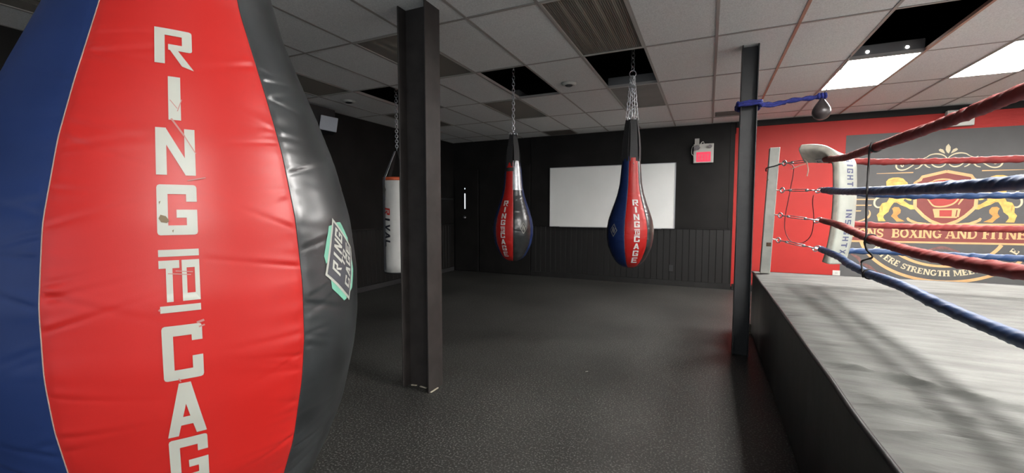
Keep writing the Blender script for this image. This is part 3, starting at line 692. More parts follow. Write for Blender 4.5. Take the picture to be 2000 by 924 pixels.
for (x, y) in ((.06, -.06), (.06, -DS+.06), (DS-.06, -.06), (DS-.06, -DS+.06)):
    link('foot_plate', bevel(B(x-.09, x+.05, y-.07, y+.07, 0, .02), .004, 1), M['tan'], platform)
    link('leg', B(x-.03, x+.03, y-.03, y+.03, .02, DZ-.06), M['steel_black'], platform)
bm = bmesh.new(); box(bm, -.05, .0, -.06, .03, .0, .09); link('corner_bracket', bevel(bm, .008, 1), M['tan'], platform)
# posts
QX, QY = 1.0, 4.95
RZ = {'r1': (1.90, 1.85, 1.85), 'b2': (1.61, 1.54, 1.55), 'r3': (1.32, 1.20, 1.27), 'b4': (1.045, .97, 1.03)}   # height at the corner, along the near side, along the back
FX, FY = DX+DS-.1, DY-DS+.1
def post(x, y, lean, label, lowz=DZ+.012):
    t = empty('ring_post', (x, y, lowz), label, 'ring post'); h = 2.095-lowz
    bm = bmesh.new(); v0 = [bm.verts.new((a, b_, 0)) for a, b_ in ((-.047, -.047), (.047, -.047), (.047, .047), (-.047, .047))]
    v1 = [bm.verts.new((q.co.x+lean, q.co.y, h)) for q in v0]
    for i in range(4): bm.faces.new((v0[i], v0[(i+1) % 4], v1[(i+1) % 4], v1[i]))
    bm.faces.new(v1); bm.faces.new(v0[::-1]); link('square_tube', bevel(bm, .004, 1), M['post_white'], t)
    return t
PX, PY = .592, 5.45
p1_ = post(PX, PY, .048, 'white square ring post at the visible corner of the ring')
link('rust_patch', B(.0, .046, -.051, -.045, .30, .342), M['rust'], p1_)
for nm, z in (('hole', 1.02),): link(nm, B(-.018, -.004, -.051, -.046, z, z+.016), M['rust'], p1_)
post(PX, .13, 0, 'white square ring post at the near corner beside the camera'); post(FX-.0, PY, 0, 'white square ring post at the far right corner of the ring')
# turnbuckles
def turnbuckle(a, b_, z0, z1, label):
    d = Vector((b_[0]-a[0], b_[1]-a[1], z1-z0)); L_ = d.length; t = empty('turnbuckle', (a[0], a[1], z0), label, 'turnbuckle', 'turnbuckles at the ring corner')
    u = d.normalized(); side = u.cross(Vector((0, 0, 1))).normalized(); up = side.cross(u)
    link('hook', torus(bmesh.new(), u*.075, .026, .0065, side, 16, 7), M['chrome_dark'], t, True)
    link('eye_bolt', tube(torus(bmesh.new(), u*.035, .018, .005, up, 14, 6), [u*-.03, u*.02], .006, 8), M['post_white'], t, True)
    for q_ in ((.10, L_*.36), (L_*.70, L_-.06)): link('rod', tube(bmesh.new(), [u*q_[0], u*q_[1]], .006, 8), M['chrome'], t, True)
    bm = bmesh.new()
    for s_ in (-1, 1): tube(bm, [u*(L_*.33)+up*s_*.010, u*(L_*.72)+up*s_*.010], .0045, 6)
    tube(bm, [u*(L_*.32), u*(L_*.35)], .014, 8); tube(bm, [u*(L_*.70), u*(L_*.73)], .014, 8); link('buckle_body', bm, M['chrome_dark'], t, True)
    link('rope_ring', torus(torus(bmesh.new(), u*(L_-.02), .036, .006, up, 18, 7), u*(L_-.012), .034, .006, (side+up).normalized(), 18, 7), M['chrome'], t, True)
    return t
zp = {'r1': 1.92, 'b2': 1.635, 'r3': 1.37, 'b4': 1.105}; names = {'r1': 'topmost turnbuckle on the white ring post, black cord wound round it', 'b2': 'second turnbuckle from the top on the ring post', 'r3': 'third turnbuckle from the top on the ring post', 'b4': 'lowest turnbuckle on the ring post, by the rust mark'}
for k in RZ:
    ln = .048*(zp[k]-DZ)/1.38; turnbuckle((PX+.045+ln, PY-.045), (QX-.02, QY+.03), zp[k], RZ[k][0], names[k])
# ropes with loose twisted covers
def rope(P, r, mt, label, seed, twist=9, dens=240, group=None, fold_amp=1.):
    L_ = sum((Vector(P[i+1])-Vector(P[i])).length for i in range(len(P)-1)); P2 = smoothpath(P, max(8, int(L_*dens/len(P)))); base = Vector(P[0])
    acc = [0.]
    for i in range(len(P2)-1): acc.append(acc[-1]+(P2[i+1]-P2[i]).length)
    def rf(i, a):
        s_ = acc[i]; tw = twist*(1+.35*noise.noise(Vector((seed, s_*.8, 0)))); ph = a+s_*tw*.55
        n_ = noise.noise(Vector((math.cos(ph)*1.2, math.sin(ph)*1.2, s_*1.3+seed)))
        kk = 2+.6*noise.noise(Vector((seed+4, s_*.9, 0)))
        p3 = a+s_*26+2.2*noise.noise(Vector((s_*1.7, seed, 2))); rg = (1-abs(math.sin(p3)))**2
        p4 = a+s_*34+3.5*noise.noise(Vector((s_*2.6, seed, 7))); rg2 = (1-abs(math.sin(p4*1.5+1)))**1.5
        am = .55+.9*noise.noise(Vector((s_*2.4, math.cos(a), math.sin(a)+seed)))
        return r*(1+.13*n_+fold_amp*(.24*rg*max(0, am)+.15*rg2*max(.2, 1-am))+.10*noise.noise(Vector((seed+9, s_*2.0, 0)))-.05)
    ox = [p-base for p in P2]
    bm = tube(bmesh.new(), ox, r, 26, rf=rf); o = link('ring_rope', bm, mt, None, True); o.location = base
    return tag(o, label, 'rope', group)
NEAR = {'r1': [(4.55, 1.865), (4.2, 1.843), (3.58, 1.838), (2.83, 1.832), (2.15, 1.838), (1.3, 1.85)], 'b2': [(4.4, 1.577), (3.54, 1.545), (2.73, 1.527), (2.1, 1.518), (1.3, 1.535)],
        'r3': [(4.36, 1.293), (3.61, 1.227), (2.9, 1.197), (2.38, 1.197), (2.07, 1.205), (1.3, 1.25)], 'b4': [(4.32, 1.03), (4.07, 1.008), (3.65, .99), (3.09, .995), (2.6, .975), (2.1, .972), (1.3, .99)]}
for i, (k, mt) in enumerate((('r1', 'rope_red'), ('b2', 'rope_blue'), ('r3', 'rope_red'), ('b4', 'rope_blue'))):
    zc, zn, zf = RZ[k]; o4 = ['top red', 'second, blue', 'third, red', 'lowest blue'][i]
    rope([(QX, QY, zc)]+[(QX, y_, z_) for y_, z_ in NEAR[k]]+[(QX-.02, .62, zc-.03)], .0285+.001*(i % 2), M[mt], o4+' rope of the near side, running toward the camera', 3.1*i+1, fold_amp=.62)
    rope([(QX+.03, QY+.0, zc-.01), (QX+.5, QY+.01, zf+.008), (QX+1.2, QY, zf-.006), (QX+2.5, QY, zf-.01), (FX-.45, QY, zc-.02)], .0265, M[mt], o4+' rope of the far side, crossing in front of the mural', 5.7*i+2, fold_amp=1.5)
# black cord tying the near ropes together
cy_ = 3.60
def on(z, dy=0): return (QX, cy_+dy, z)
P = smoothpath([on(1.872), (QX-.03, cy_, 1.85), (QX-.033, cy_, 1.7), (QX-.034, cy_, 1.55), (QX-.034, cy_-.01, 1.4), (QX-.03, cy_-.015, 1.25), (QX-.032, cy_, 1.2), (QX-.02, cy_-.01, 1.15), (QX+.0, cy_-.05, 1.11), (QX-.02, cy_+.07, 1.07), (QX-.02, cy_+.08, 1.04), (QX-.028, cy_+.03, 1.0), (QX-.03, cy_, .965)], 8)
bm = tube(bmesh.new(), [p-Vector((QX, cy_, 1.4)) for p in P], .006, 7, rf=lambda i, a: .0062*(1+.2*math.sin(a*2+i)))
for z in (1.838, 1.227, .989):
    for dy in (-.012, .004): torus(bm, (0, dy, z-1.4), .032, .0045, Vector((0, 1, 0)), 18, 6)
o = link('spacer_cord', bm, M['cord_black'], None, True); o.location = (QX, cy_, 1.4); tag(o, 'black cord tying the four near ring ropes together', 'cord')
# bungee loop and cord wound round the post
px_ = PX+.042
bl = smoothpath([(px_+.13, PY-.14, 1.905), (px_+.165, PY-.17, 1.85), (px_+.14, PY-.16, 1.6), (px_+.11, PY-.15, 1.35), (px_+.115, PY-.15, 1.2), (px_+.17, PY-.17, 1.09), (px_+.26, PY-.2, 1.08), (px_+.33, PY-.22, 1.16), (px_+.345, PY-.24, 1.32), (px_+.325, PY-.26, 1.5), (px_+.33, PY-.265, 1.57)], 8)
bm = tube(bmesh.new(), [q-bl[0] for q in bl], .0045, 7); o = link('bungee_loop', bm, M['cord_maroon'], None, True); o.location = bl[0]; tag(o, 'thin maroon bungee cord hanging in a loop beside the ring post', 'cord')
pw = smoothpath([(-.06, .03, -.06), (-.065, -.055, -.035), (0, -.058, -.018), (.055, -.06, .0), (.10, -.07, .02), (.14, -.12, .0)], 6)
bm = tube(bmesh.new(), pw, .007, 7); o = link('post_cord', bm, M['cord_black'], None, True); o.location = (PX+.04, PY, 1.91); tag(o, 'black cord wound round the top of the white ring post', 'cord')
# corner pad: long white cushion over the turnbuckles, bent back at the top
t = empty('corner_pad', (QX+.125, QY-.135, .93), 'long white corner pad with navy lettering, bent back at its top', 'pad')
pc = Vector((.0, .0, 0)); s45 = math.sqrt(.5); W1 = Vector((s45, s45, 0))
path = [((-.045, .03, 0), W1), ((-.02, .01, .15), W1), ((0, 0, .35), W1), ((.005, -.005, .6), W1), ((0, 0, .8), W1), ((-.01, .01, .92), W1), ((-.055, .05, .985), (.62, .60, -.22)), ((-.12, .11, 1.015), (.50, .50, -.42)), ((-.20, .175, 1.035), (.45, .48, -.52)), ((-.285, .24, 1.045), (.42, .46, -.56))]
n = 60; cen = smoothpath([p for p, w_ in path], 7); wv = smoothpath([w_ for p, w_ in path], 7)
hw, hh = .118, .040; cols = {0: [], 1: []}
bm = bmesh.new(); ring_prev = None; tops = []
for i, (c, w_) in enumerate(zip(cen, wv)):
    tg = (cen[min(i+1, len(cen)-1)]-cen[max(i-1, 0)]).normalized(); w_ = (w_-tg*w_.dot(tg)).normalized(); nn = w_.cross(tg).normalized()  # nn faces into the ring
    ring = []
    hwi = hw*(1-.18*max(0, (i/len(cen)-.6)/.4))
    for k in range(20):
        a = 2*PI*(k+.5)/20; cx_, sy_ = math.cos(a), math.sin(a); q = 7
        den = (abs(cx_)**q+abs(sy_)**q)**(1/q); ring.append(bm.verts.new(c+w_*hwi*cx_/den+nn*hh*sy_/den))
    tops.append((c, w_, nn))
    if ring_prev:
        for k in range(20):
            f = bm.faces.new((ring_prev[k], ring_prev[(k+1) % 20], ring[(k+1) % 20], ring[k])); f.material_index = 0 if 1 <= k <= 7 else 1
    else: bm.faces.new(ring[::-1]); 
    ring_prev = ring
bm.faces.new(ring_prev); link('pad_body', bm, [M['pad'], M['pad_back']], t, True)
def pad_map(s_, u_):      # s along the pad from the bottom, u across
    acc = 0
    for i in range(len(tops)-1):
        d = (tops[i+1][0]-tops[i][0]).length
        if acc+d >= s_ or i == len(tops)-2:
            f = (s_-acc)/d; c = tops[i][0].lerp(tops[i+1][0], f); return c+tops[i][1]*u_+tops[i][2]*(hh+.0015)
        acc += d
polys = []
def padword(s_top, word, adv, w, h, start=0):
    out = []; s_ = s_top
    for ch in word:
        ww_ = w*(.34 if ch == 'I' else 1)
        g = BLOCK[ch] if ch != 'I' else [rc(0, 0, 1, 1)]
        out += [[(s_-q[0]*ww_, .005+(q[1]-.5)*h) for q in p] for p in g]; s_ -= ww_+adv
    return out
polys = padword(.50, 'INSIGHTX', .019, .040, .082)
polys += padword(1.05, 'INSIGHTX', .019, .040, .082)
hp = len(polys)//2
for pp in (polys[:hp], polys[hp:]):
    bm = flat_mesh(pp, .02)
    for v in bm.verts: v.co = pad_map(v.co.x, v.co.y)
    link('lettering', bm, M['navy'], t)
bm = tube(bmesh.new(), smoothpath([(-.28, .21, .99), (-.26, .19, .95), (-.31, .21, .93), (-.38, .26, .90)], 5), .004, 6); tube(bm, smoothpath([(-.26, .19, .95), (-.25, .18, .88), (-.26, .17, .82)], 5), .005, 6)
link('cloth_tie', bm, M['tie'], t, True)
# ------------------------------------------------------------------ speed bag with its blue cloth tether
sx, sy, sz = .897, 4.67, 2.42
t = empty('speed_bag', (sx, sy, sz), 'small dark leather speed ball hanging from the blue cloth rope', 'speed bag')
bm = bmesh.new(); pr = [(-.195, 0), (-.192, .022), (-.180, .046), (-.155, .066), (-.125, .073), (-.095, .068), (-.06, .050), (-.03, .030), (-.01, .016), (.0, .010)]
sp = smoothpath([(r_, 0, z_) for z_, r_ in pr], 4); R_ = []
for p in sp: R_.append([bm.verts.new((max(p.x, .0005)*(1-.02*abs(math.cos(2*a_)))*math.cos(a_), max(p.x, .0005)*(1-.02*abs(math.cos(2*a_)))*math.sin(a_), p.z)) for a_ in [2*PI*k/32 for k in range(32)]])
for i in range(len(R_)-1):
    for k in range(32): bm.faces.new((R_[i][k], R_[i][(k+1) % 32], R_[i+1][(k+1) % 32], R_[i+1][k]))
link('leather_body', bm, M['leather'], t, True)
link('swivel_loop', torus(bmesh.new(), (-.0, 0, .012), .018, .004, Vector((0, 1, 0)), 14, 6), M['chrome_dark'], t, True)
top_ = Vector((1.285, 5.40, 3.02))-Vector((sx, sy, sz))
link('hanging_cord', tube(bmesh.new(), [(0, 0, .02), top_*.5+Vector((0, 0, -.004)), top_], .004, 6), M['cord_black'], t, True)
def twist_rf(r, sd): return lambda i, a: r*(1+.25*math.sin(2*a+i*.55)+.15*noise.noise(Vector((i*.4, a, sd))))
bm = bmesh.new(); cols_ = ((.252, 4.60), (.392, 4.60), (.392, 4.75), (.252, 4.75)); o_ = .02
for lp in range(2):
    z = -.012+.02*lp
    P_ = [(.252-o_, 4.60-o_), (.32, 4.60-o_-.004), (.392+o_, 4.60-o_), (.392+o_+.003, 4.68), (.392+o_, 4.75+o_), (.32, 4.75+o_), (.252-o_, 4.75+o_), (.252-o_-.003, 4.68), (.252-o_, 4.60-o_)]
    P2 = smoothpath([(a-.32, b_-4.67, z+.006*math.sin(i)) for i, (a, b_) in enumerate(P_)], 8); tube(bm, P2, .014, 12, rf=twist_rf(.015, lp))
P2 = smoothpath([(.07, -.095, .0), (.13, -.06, -.012), (.22, -.01, -.008), (.36, 0, .012), (.50, .0, .018), (.565, .0, .028), (.60, .0, .035)], 14)
tube(bm, P2, .018, 12, rf=twist_rf(.019, 7)); tube(bm, smoothpath([(.10, -.08, -.03), (.2, -.03, -.026), (.3, 0, -.004)], 10), .011, 10, rf=twist_rf(.013, 9))
for q in range(3): torus(bm, (.555+.022*q, 0, .028), .018, .012, Vector((1, .2*q-.2, .1)), 16, 8)
o = link('cloth_tether', bm, M['cloth_blue'], None, True); o.location = (.32, 4.67, 2.41); tag(o, 'twisted blue cloth strip tied from the charcoal column to the speed ball', 'rope')
# ------------------------------------------------------------------ things on the walls
t = empty('whiteboard', (-1.783, YB-.03, 1.68), 'wide blank whiteboard on the black back wall behind the middle bag', 'whiteboard')
link('writing_surface', B(-1.215, 1.215, -.018, 0, -.6, .6), M['whiteboard'], t)
bm = bmesh.new()
for a in ((-1.228, 1.228, .598, .610), (-1.228, 1.228, -.610, -.598)): box(bm, a[0], a[1], -.026, 0, a[2], a[3])
for a in ((-1.228, -1.215), (1.215, 1.228)): box(bm, a[0], a[1], -.026, 0, -.610, .610)
link('frame', bm, M['alu'], t)
link('pen_tray', bevel(B(-1.0, 1.0, -.06, -.018, -.616, -.604), .003, 1), M['alu'], t)
# exit sign with emergency lamps
t = empty('exit_sign', (-.105, YB-.03, 2.45), 'illuminated pinkish red exit sign with lamp heads high on the black wall', 'sign')
link('sign_body', bevel(B(-.160, .167, -.08, 0, -.19, .145), .008, 2), M['white_plastic'], t)
link('red_face', B(-.112, .122, -.084, -.079, -.172, .0), M['exit_face'], t)
bm = flat_mesh([p for i, ch in enumerate('EXIT') for p in place(BLOCK[ch], -.085+.048*i, -.140, .036, .10)])
for v in bm.verts: v.co = Vector((v.co.x, -.0855, v.co.y))
link('exit_lettering', bm, M['exit_text'], t)
link('upper_plate', B(-.145, -.07, -.03, -.02, .13, .25), M['white_plastic'], t)
for (x_, z_, r_) in ((-.105, .07, .048), (.11, .085, .030)):
    bm = bmesh.new(); bmesh.ops.create_cone(bm, cap_ends=True, segments=22, radius1=r_*.6, radius2=r_, depth=.05, matrix=Matrix.Translation((x_, -.105, z_)) @ Matrix.Rotation(math.radians(80), 4, 'X')); h_ = link('lamp_head', bm, M['chrome_dark'], t, False)
bm = tube(bmesh.new(), smoothpath([(-.12, -.1, .11), (-.18, -.08, .1), (-.19, -.07, -.02), (-.15, -.08, -.06)], 6), .006, 6); tube(bm, smoothpath([(-.09, -.1, .04), (-.05, -.12, .13), (-.01, -.09, .18), (.01, -.06, .15)], 6), .007, 6)
link('wire', bm, M['white_plastic'], t, True)
# emergency light on the red wall, mostly behind the top rope
t = empty('emergency_light', (3.28, YB-.02, 2.755), 'white emergency light on the red wall behind the top rope', 'emergency light')
link('case', bevel(B(-.15, .15, -.09, 0, -.115, .115), .012, 2), M['white_plastic'], t)
bm = bmesh.new(); bmesh.ops.create_cone(bm, cap_ends=True, segments=20, radius1=.022, radius2=.034, depth=.05, matrix=Matrix.Translation((-.18, -.05, .0)) @ Matrix.Rotation(math.radians(70), 4, 'X')); link('lamp_head', bm, M['dark_plastic'], t)
# power outlet
t = empty('power_outlet', (1.925, YB-.02, .37), 'white power outlet low on the red wall beside the mural', 'outlet')
link('cover_plate', bevel(B(-.05, .05, -.008, 0, -.07, .07), .003, 1), M['white_plastic'], t)
for z_ in (-.03, .03): link('socket', bevel(B(-.02, .02, -.012, -.008, z_-.018, z_+.018), .003, 1), M['frame_white'], t)
t = empty('wall_box', (.36, YB-.02, .33), 'small black utility box low on the black wall', 'outlet'); link('cover_plate', bevel(B(-1.0, -.92, -.02, 0, -.06, .06), .003, 1), M['dark_plastic'], t)
# wall speaker
t = empty('wall_speaker', (XL, 4.70, 2.66), 'small white speaker on a bracket high on the black side wall', 'speaker')
Rm = Matrix.Translation((.24, -.02, 0)) @ Matrix.Rotation(math.radians(48), 4, 'Z') @ Matrix.Rotation(math.radians(8), 4, 'Y') @ Matrix.Rotation(math.radians(-8), 4, 'X')
bm = B(-.115, .115, -.09, .11, -.105, .105); bevel(bm, .015, 2)
for v in bm.verts:
    if v.co.y > .05: v.co.x *= .7
    v.co = Rm @ v.co
link('cabinet', bm, M['dark_plastic'], t)
bm = bevel(B(-.118, .118, -.112, -.085, -.108, .108), .012, 2)
for v in bm.verts: v.co = Rm @ v.co
link('grille', bm, M['speaker_white'], t)
bm = bmesh.new(); bmesh.ops.create_cone(bm, cap_ends=True, segments=26, radius1=.075, radius2=.08, depth=.006, matrix=Rm @ Matrix.Translation((.0, -.114, -.02)) @ Matrix.Rotation(PI/2, 4, 'X')); link('driver_ring', bm, M['speaker_white'], t)
link('bracket', tube(B(0, .02, -.05, .05, -.08, .16), [(0, 0, .02), (.12, 0, .02), (.2, .02, .0)], .015, 8), M['dark_plastic'], t)
link('cable', tube(bmesh.new(), smoothpath([(.16, .02, .13), (.13, .06, .22), (.02, .12, .29)], 6), .005, 6), M['frame_white'], t, True)
# black box on the wall above the speaker
o = link('wall_cabinet', bevel(B(0, .22, -.55, -.02, -.14, .12), .006, 1), M['dark_plastic']); o.location = (XL, 4.85, 2.80); tag(o, 'black box high on the black side wall beside the white speaker', 'box')
# scrap on the floor
bm = bevel(B(-.012, .012, -.006, .006, 0, .003), .001, 1); o = link('paper_scrap', bm, M['print']); o.location = (-.93, 3.6, 0); o.rotation_euler = (0, 0, .6); tag(o, 'tiny white scrap lying on the rubber floor', 'scrap')
# ------------------------------------------------------------------ mural
YM = YB-.021; XC = 3.196
mu = empty('wall_mural', (0, YM, 0), 'dark grey wall mural with golden lions, shield, boxing glove and lettering', 'mural')
def wallpart(name, polys, mt, layer, mirror=False, split=True):
    d = .0007*layer; allp = [list(p) for p in polys]
    if mirror: allp += [[(2*XC-q[0], q[1]) for q in p][::-1] for p in polys]
    bb = [(min(q[0] for q in p), max(q[0] for q in p), min(q[1] for q in p), max(q[1] for q in p)) for p in allp]
    gid = list(range(len(allp)))                      # polygons that touch make one piece
    for i in range(len(allp)):
        for k in range(i):
            a, b_ = bb[i], bb[k]
            if not split or (a[0] <= b_[1]+.004 and b_[0] <= a[1]+.004 and a[2] <= b_[3]+.004 and b_[2] <= a[3]+.004):
                g0, g1 = gid[i], gid[k]
                if g0 != g1: gid = [g1 if g == g0 else g for g in gid]
    for g in sorted(set(gid)):
        bm = bmesh.new(); v, f = union2d([p for p, gg in zip(allp, gid) if gg == g]); vs = [bm.verts.new((q[0], -.0005-d, q[1])) for q in v]
        for t_ in f: bm.faces.new([vs[i] for i in t_])
        o = link(name, bm, mt, mu)
    return o
def sm2(P, n=6): return [(p.x, p.z) for p in smoothpath([(a, 0, b_) for a, b_ in P], n)]
link('mural_field', B(1.968, 4.47, -.0008, .0, .15, 2.606), M['mural_grey'], mu)
wallpart('crest_leaf', [[(3.195, 2.4), (3.222, 2.351), (3.221, 2.301), (3.205, 2.257), (3.182, 2.277), (3.167, 2.315), (3.17, 2.363)]], M['cream'], 2)
wallpart('crest_leaf', [[(3.088, 2.315), (3.107, 2.333), (3.139, 2.318), (3.153, 2.29), (3.164, 2.256), (3.132, 2.273), (3.103, 2.293)]], M['cream'], 2, True)
SC = [[(2.96, 2.215), (2.999, 2.246), (3.06, 2.259), (3.122, 2.248), (3.168, 2.217), (3.192, 2.182)],
 [(2.687, 2.12), (2.694, 2.096), (2.68, 2.084), (2.665, 2.106), (2.668, 2.136), (2.644, 2.149), (2.618, 2.138), (2.608, 2.096), (2.627, 2.053), (2.673, 2.033), (2.731, 2.046), (2.799, 2.096), (2.866, 2.157), (2.922, 2.195), (2.96, 2.215)],
 [(2.831, 2.045), (2.876, 2.063), (2.914, 2.11), (2.958, 2.153), (3.002, 2.176)], [(2.864, 2.205), (2.911, 2.166), (2.943, 2.109), (2.973, 2.074), (3.008, 2.056)], [(3.004, 2.147), (3.028, 2.101), (3.069, 2.07), (3.12, 2.063), (3.163, 2.088), (3.189, 2.131)]]
wallpart('scrollwork', [q for s_ in SC for q in stroke(sm2(s_), .021, .010)], M['cream'], 1, True)
wallpart('rule_line', [[(2.375, 1.994), (2.815, 2.0), (2.816, 1.984), (2.376, 1.987)]], M['gold'], 1, True)
wallpart('rule_line', [[(2.023, 1.6), (2.37, 1.598), (2.36, 1.582), (2.023, 1.582)], [(2.026, 1.506), (2.34, 1.506), (2.33, 1.490), (2.027, 1.488)], [(2.03, 1.416), (2.21, 1.417), (2.20, 1.401), (2.031, 1.398)]], M['gold'], 1, True)
wallpart('corner_curl', stroke(sm2([(2.14, 1.235), (2.23, 1.262), (2.30, 1.31), (2.32, 1.37), (2.305, 1.42)]), .03, .010), M['gold'], 1, True)
# lions
LION = [(2.498, 1.863), (2.526, 1.903), (2.577, 1.922), (2.648, 1.923), (2.702, 1.903), (2.728, 1.867), (2.755, 1.841), (2.763, 1.806), (2.743, 1.788), (2.777, 1.757), (2.788, 1.696), (2.779, 1.643), (2.811, 1.635), (2.827, 1.605), (2.806, 1.563), (2.771, 1.572), (2.734, 1.598), (2.718, 1.568), (2.791, 1.507), (2.839, 1.496), (2.877, 1.468), (2.859, 1.435), (2.807, 1.432), (2.764, 1.463), (2.685, 1.502), (2.638, 1.538), (2.606, 1.538), (2.576, 1.484), (2.556, 1.435), (2.546, 1.395), (2.493, 1.342), (2.486, 1.306), (2.518, 1.249), (2.428, 1.248), (2.415, 1.313), (2.404, 1.344), (2.434, 1.388), (2.435, 1.469), (2.464, 1.528), (2.521, 1.546), (2.544, 1.6), (2.534, 1.67), (2.511, 1.762), (2.503, 1.816)]
LEG = [(2.586, 1.446), (2.615, 1.472), (2.669, 1.466), (2.695, 1.423), (2.691, 1.377), (2.654, 1.338), (2.673, 1.3), (2.75, 1.249), (2.651, 1.244), (2.618, 1.29), (2.579, 1.327), (2.605, 1.376), (2.601, 1.415)]
TAIL = [(2.451, 1.469), (2.406, 1.466), (2.372, 1.504), (2.369, 1.56), (2.392, 1.602), (2.428, 1.628), (2.43, 1.671), (2.397, 1.718), (2.386, 1.757), (2.401, 1.777)]
FACE = [[(2.60, 1.86), (2.66, 1.875), (2.71, 1.865), (2.70, 1.857), (2.655, 1.86)], [(2.52, 1.86), (2.56, 1.89), (2.62, 1.90), (2.56, 1.875)], [(2.56, 1.80), (2.585, 1.76), (2.60, 1.70), (2.57, 1.74)], [(2.62, 1.78), (2.64, 1.73), (2.65, 1.66), (2.625, 1.72)], [(2.61, 1.57), (2.66, 1.545), (2.71, 1.505), (2.655, 1.53)], [(2.46, 1.50), (2.475, 1.45), (2.47, 1.39), (2.455, 1.44)]]
for mir in (0, 1):
    f_ = (lambda P: [(2*XC-.015-q[0], q[1]) for q in P][::-1]) if mir else (lambda P: P)
    wallpart('lion_leg', [f_(LEG)], M['lion_dark'], 1); wallpart('lion', [f_(LION)], M['lion'], 2)
    wallpart('lion_tail', [f_(p) for p in stroke(sm2(TAIL), .028, .02)], M['cream'], 1)
    wallpart('lion_shading', [f_(p) for p in FACE], M['lion_dark'], 3)
    wallpart('flourish', [f_([(2.766, 1.298), (2.784, 1.313), (2.813, 1.283), (2.897, 1.241), (3.002, 1.228), (3.003, 1.209), (2.898, 1.214), (2.828, 1.233), (2.779, 1.263)])], M['gold'], 1)
SH = [(3.196, 1.996), (2.923, 1.922), (2.902, 1.878), (2.846, 1.839), (2.858, 1.468), (2.901, 1.411), (2.962, 1.336), (3.046, 1.261), (3.150, 1.210), (3.196, 1.195)]
full = SH+[(2*XC-q[0], q[1]) for q in SH[::-1][1:-1]]
wallpart('shield', [full], M['maroon'], 2); wallpart('shield_border', stroke(full+[full[0]], .042), M['gold'], 4)
GL = [(2.983, 1.626), (2.955, 1.724), (2.974, 1.813), (3.04, 1.859), (3.152, 1.874), (3.241, 1.865), (3.33, 1.834), (3.387, 1.774), (3.402, 1.686), (3.384, 1.614), (3.345, 1.541), (3.292, 1.505), (3.171, 1.472), (3.081, 1.483), (3.027, 1.536)]
wallpart('boxing_glove', [GL, rc(3.14, 1.327, 3.28, 1.424)], M['glove'], 5)
wallpart('glove_outline', [q for s_ in ([(2.977, 1.633), (3.033, 1.531), (3.083, 1.48), (3.173, 1.474), (3.259, 1.5), (3.312, 1.541), (3.352, 1.614), (3.365, 1.687)], [(3.035, 1.841), (3.073, 1.867), (3.151, 1.88), (3.229, 1.874), (3.296, 1.849)], [(3.415, 1.657), (3.384, 1.582), (3.345, 1.504)], [(2.977, 1.64), (2.952, 1.73), (2.975, 1.81), (3.035, 1.848)]) for q in stroke(sm2(s_), .024, .014)], M['gold'], 6)
wallpart('glove_cuff', [[(3.065, 1.441), (3.355, 1.447), (3.355, 1.425), (3.065, 1.42)], [(3.085, 1.328), (3.34, 1.328), (3.34, 1.306), (3.089, 1.31)], [(3.065, 1.43), (3.14, 1.43), (3.145, 1.32), (3.089, 1.32)], [(3.28, 1.43), (3.33, 1.43), (3.32, 1.32), (3.28, 1.32)], [(3.345, 1.44), (3.375, 1.44), (3.36, 1.32), (3.335, 1.32)]], M['gold'], 6)
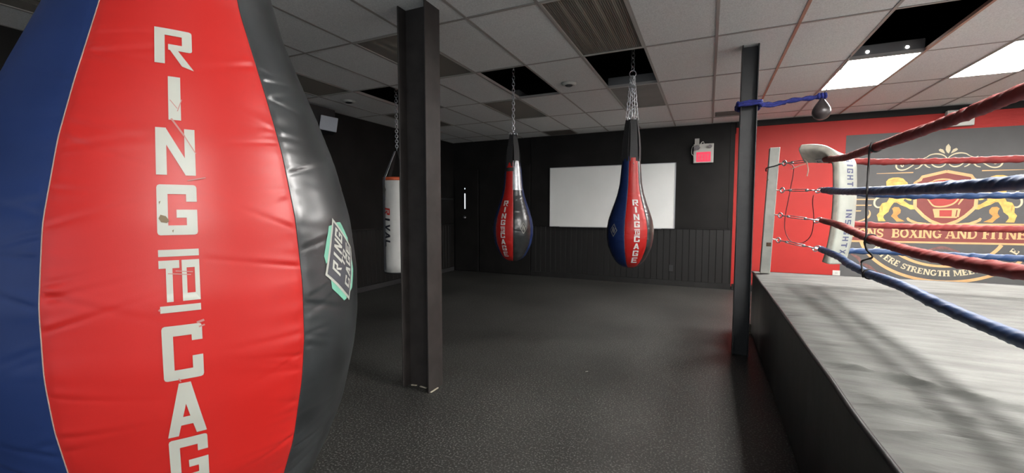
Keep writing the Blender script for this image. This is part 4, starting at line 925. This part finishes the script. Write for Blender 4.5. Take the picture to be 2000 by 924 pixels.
# banner and lettering
wallpart('banner', [[(1.985, .93), (4.45, .935), (4.45, 1.21), (1.985, 1.19)]], M['maroon'], 5)
wallpart('banner_border', [[(1.985, 1.19), (4.45, 1.21), (4.45, 1.235), (1.985, 1.213)], [(1.985, .912), (4.45, .93), (4.45, .957), (1.985, .94)]], M['gold'], 6)
def serif_line(word, x0, x1, z, h, n_gap=.42):
    tot = sum(SERIF[c][1] if c != ' ' else n_gap for c in word); k_ = (x1-x0)/tot; out = []; x = x0
    for c in word:
        if c != ' ':
            out += place(SERIF[c][0], x, z(x) if callable(z) else z, k_, h); x += SERIF[c][1]*k_
        else: x += n_gap*k_
    return out
fl = lambda x: .997+.008*(x-2.6)
for wd_, xa, xb in (('LIONS', 2.045, 2.502), ('BOXING', 2.600, 3.190), ('AND', 3.225, 3.578), ('FITNESS', 3.627, 4.27)):
    wallpart('banner_lettering', serif_line(wd_, xa, xb, fl, .138), M['gold'], 7, split=False)
def ell(a, b_, t0, t1, n=40): return [(XC+a*math.cos(math.radians(t0+(t1-t0)*i/n)), 1.10+b_*math.sin(math.radians(t0+(t1-t0)*i/n))) for i in range(n+1)]
wallpart('ring_arc', stroke(ell(1.0, .752, 194, 346), .042)+stroke(ell(.68, .52, 200, 340), .034, .045), M['gold'], 3)
wallpart('flame_swirl', [q for s_ in ([(2.15, .5), (2.28, .56), (2.42, .46), (2.55, .36)], [(2.5, .75), (2.7, .85), (2.86, .78)], [(2.35, .38), (2.5, .42), (2.7, .3)], [(3.5, .3), (3.7, .34), (3.9, .28)], [(3.0, .8), (3.2, .86), (3.4, .8)], [(3.95, .45), (4.1, .55), (4.3, .5)], [(2.1, .72), (2.2, .66), (2.24, .56)]) for q in stroke(sm2(s_), .05, .01)], M['flame'], 1)
def arc_text(items, a, b_, h, w):
    out = []
    for ch, deg in items:
        r = math.radians(deg); cx_, cz_ = XC+a*math.cos(r), 1.10+b_*math.sin(r)
        tx, tz = -a*math.sin(r), b_*math.cos(r); L_ = math.hypot(tx, tz); tx, tz = tx/L_, tz/L_
        nx, nz_ = -tz, tx
        for p in SERIF[ch][0]:
            out.append([(cx_+tx*(q[0]-SERIF[ch][1]/2)*w+nx*(q[1]-.5)*h, cz_+tz*(q[0]-SERIF[ch][1]/2)*w+nz_*(q[1]-.5)*h) for q in p])
    return out
items = list(zip('WHERE', (207, 215, 222.5, 228, 233.3)))+list(zip('STRENGTH', (240.3, 244.9, 249.5, 254.4, 259.6, 265, 269.8, 274.6)))+list(zip('MEETS', (283, 288.5, 293.2, 297.8, 302.3)))+[('E', 335)]
for a_, b_ in ((0, 5), (5, 13), (13, 18), (18, 19)): wallpart('motto_lettering', arc_text(items[a_:b_], .86, .625, .088, .092), M['cream'], 4, split=False)
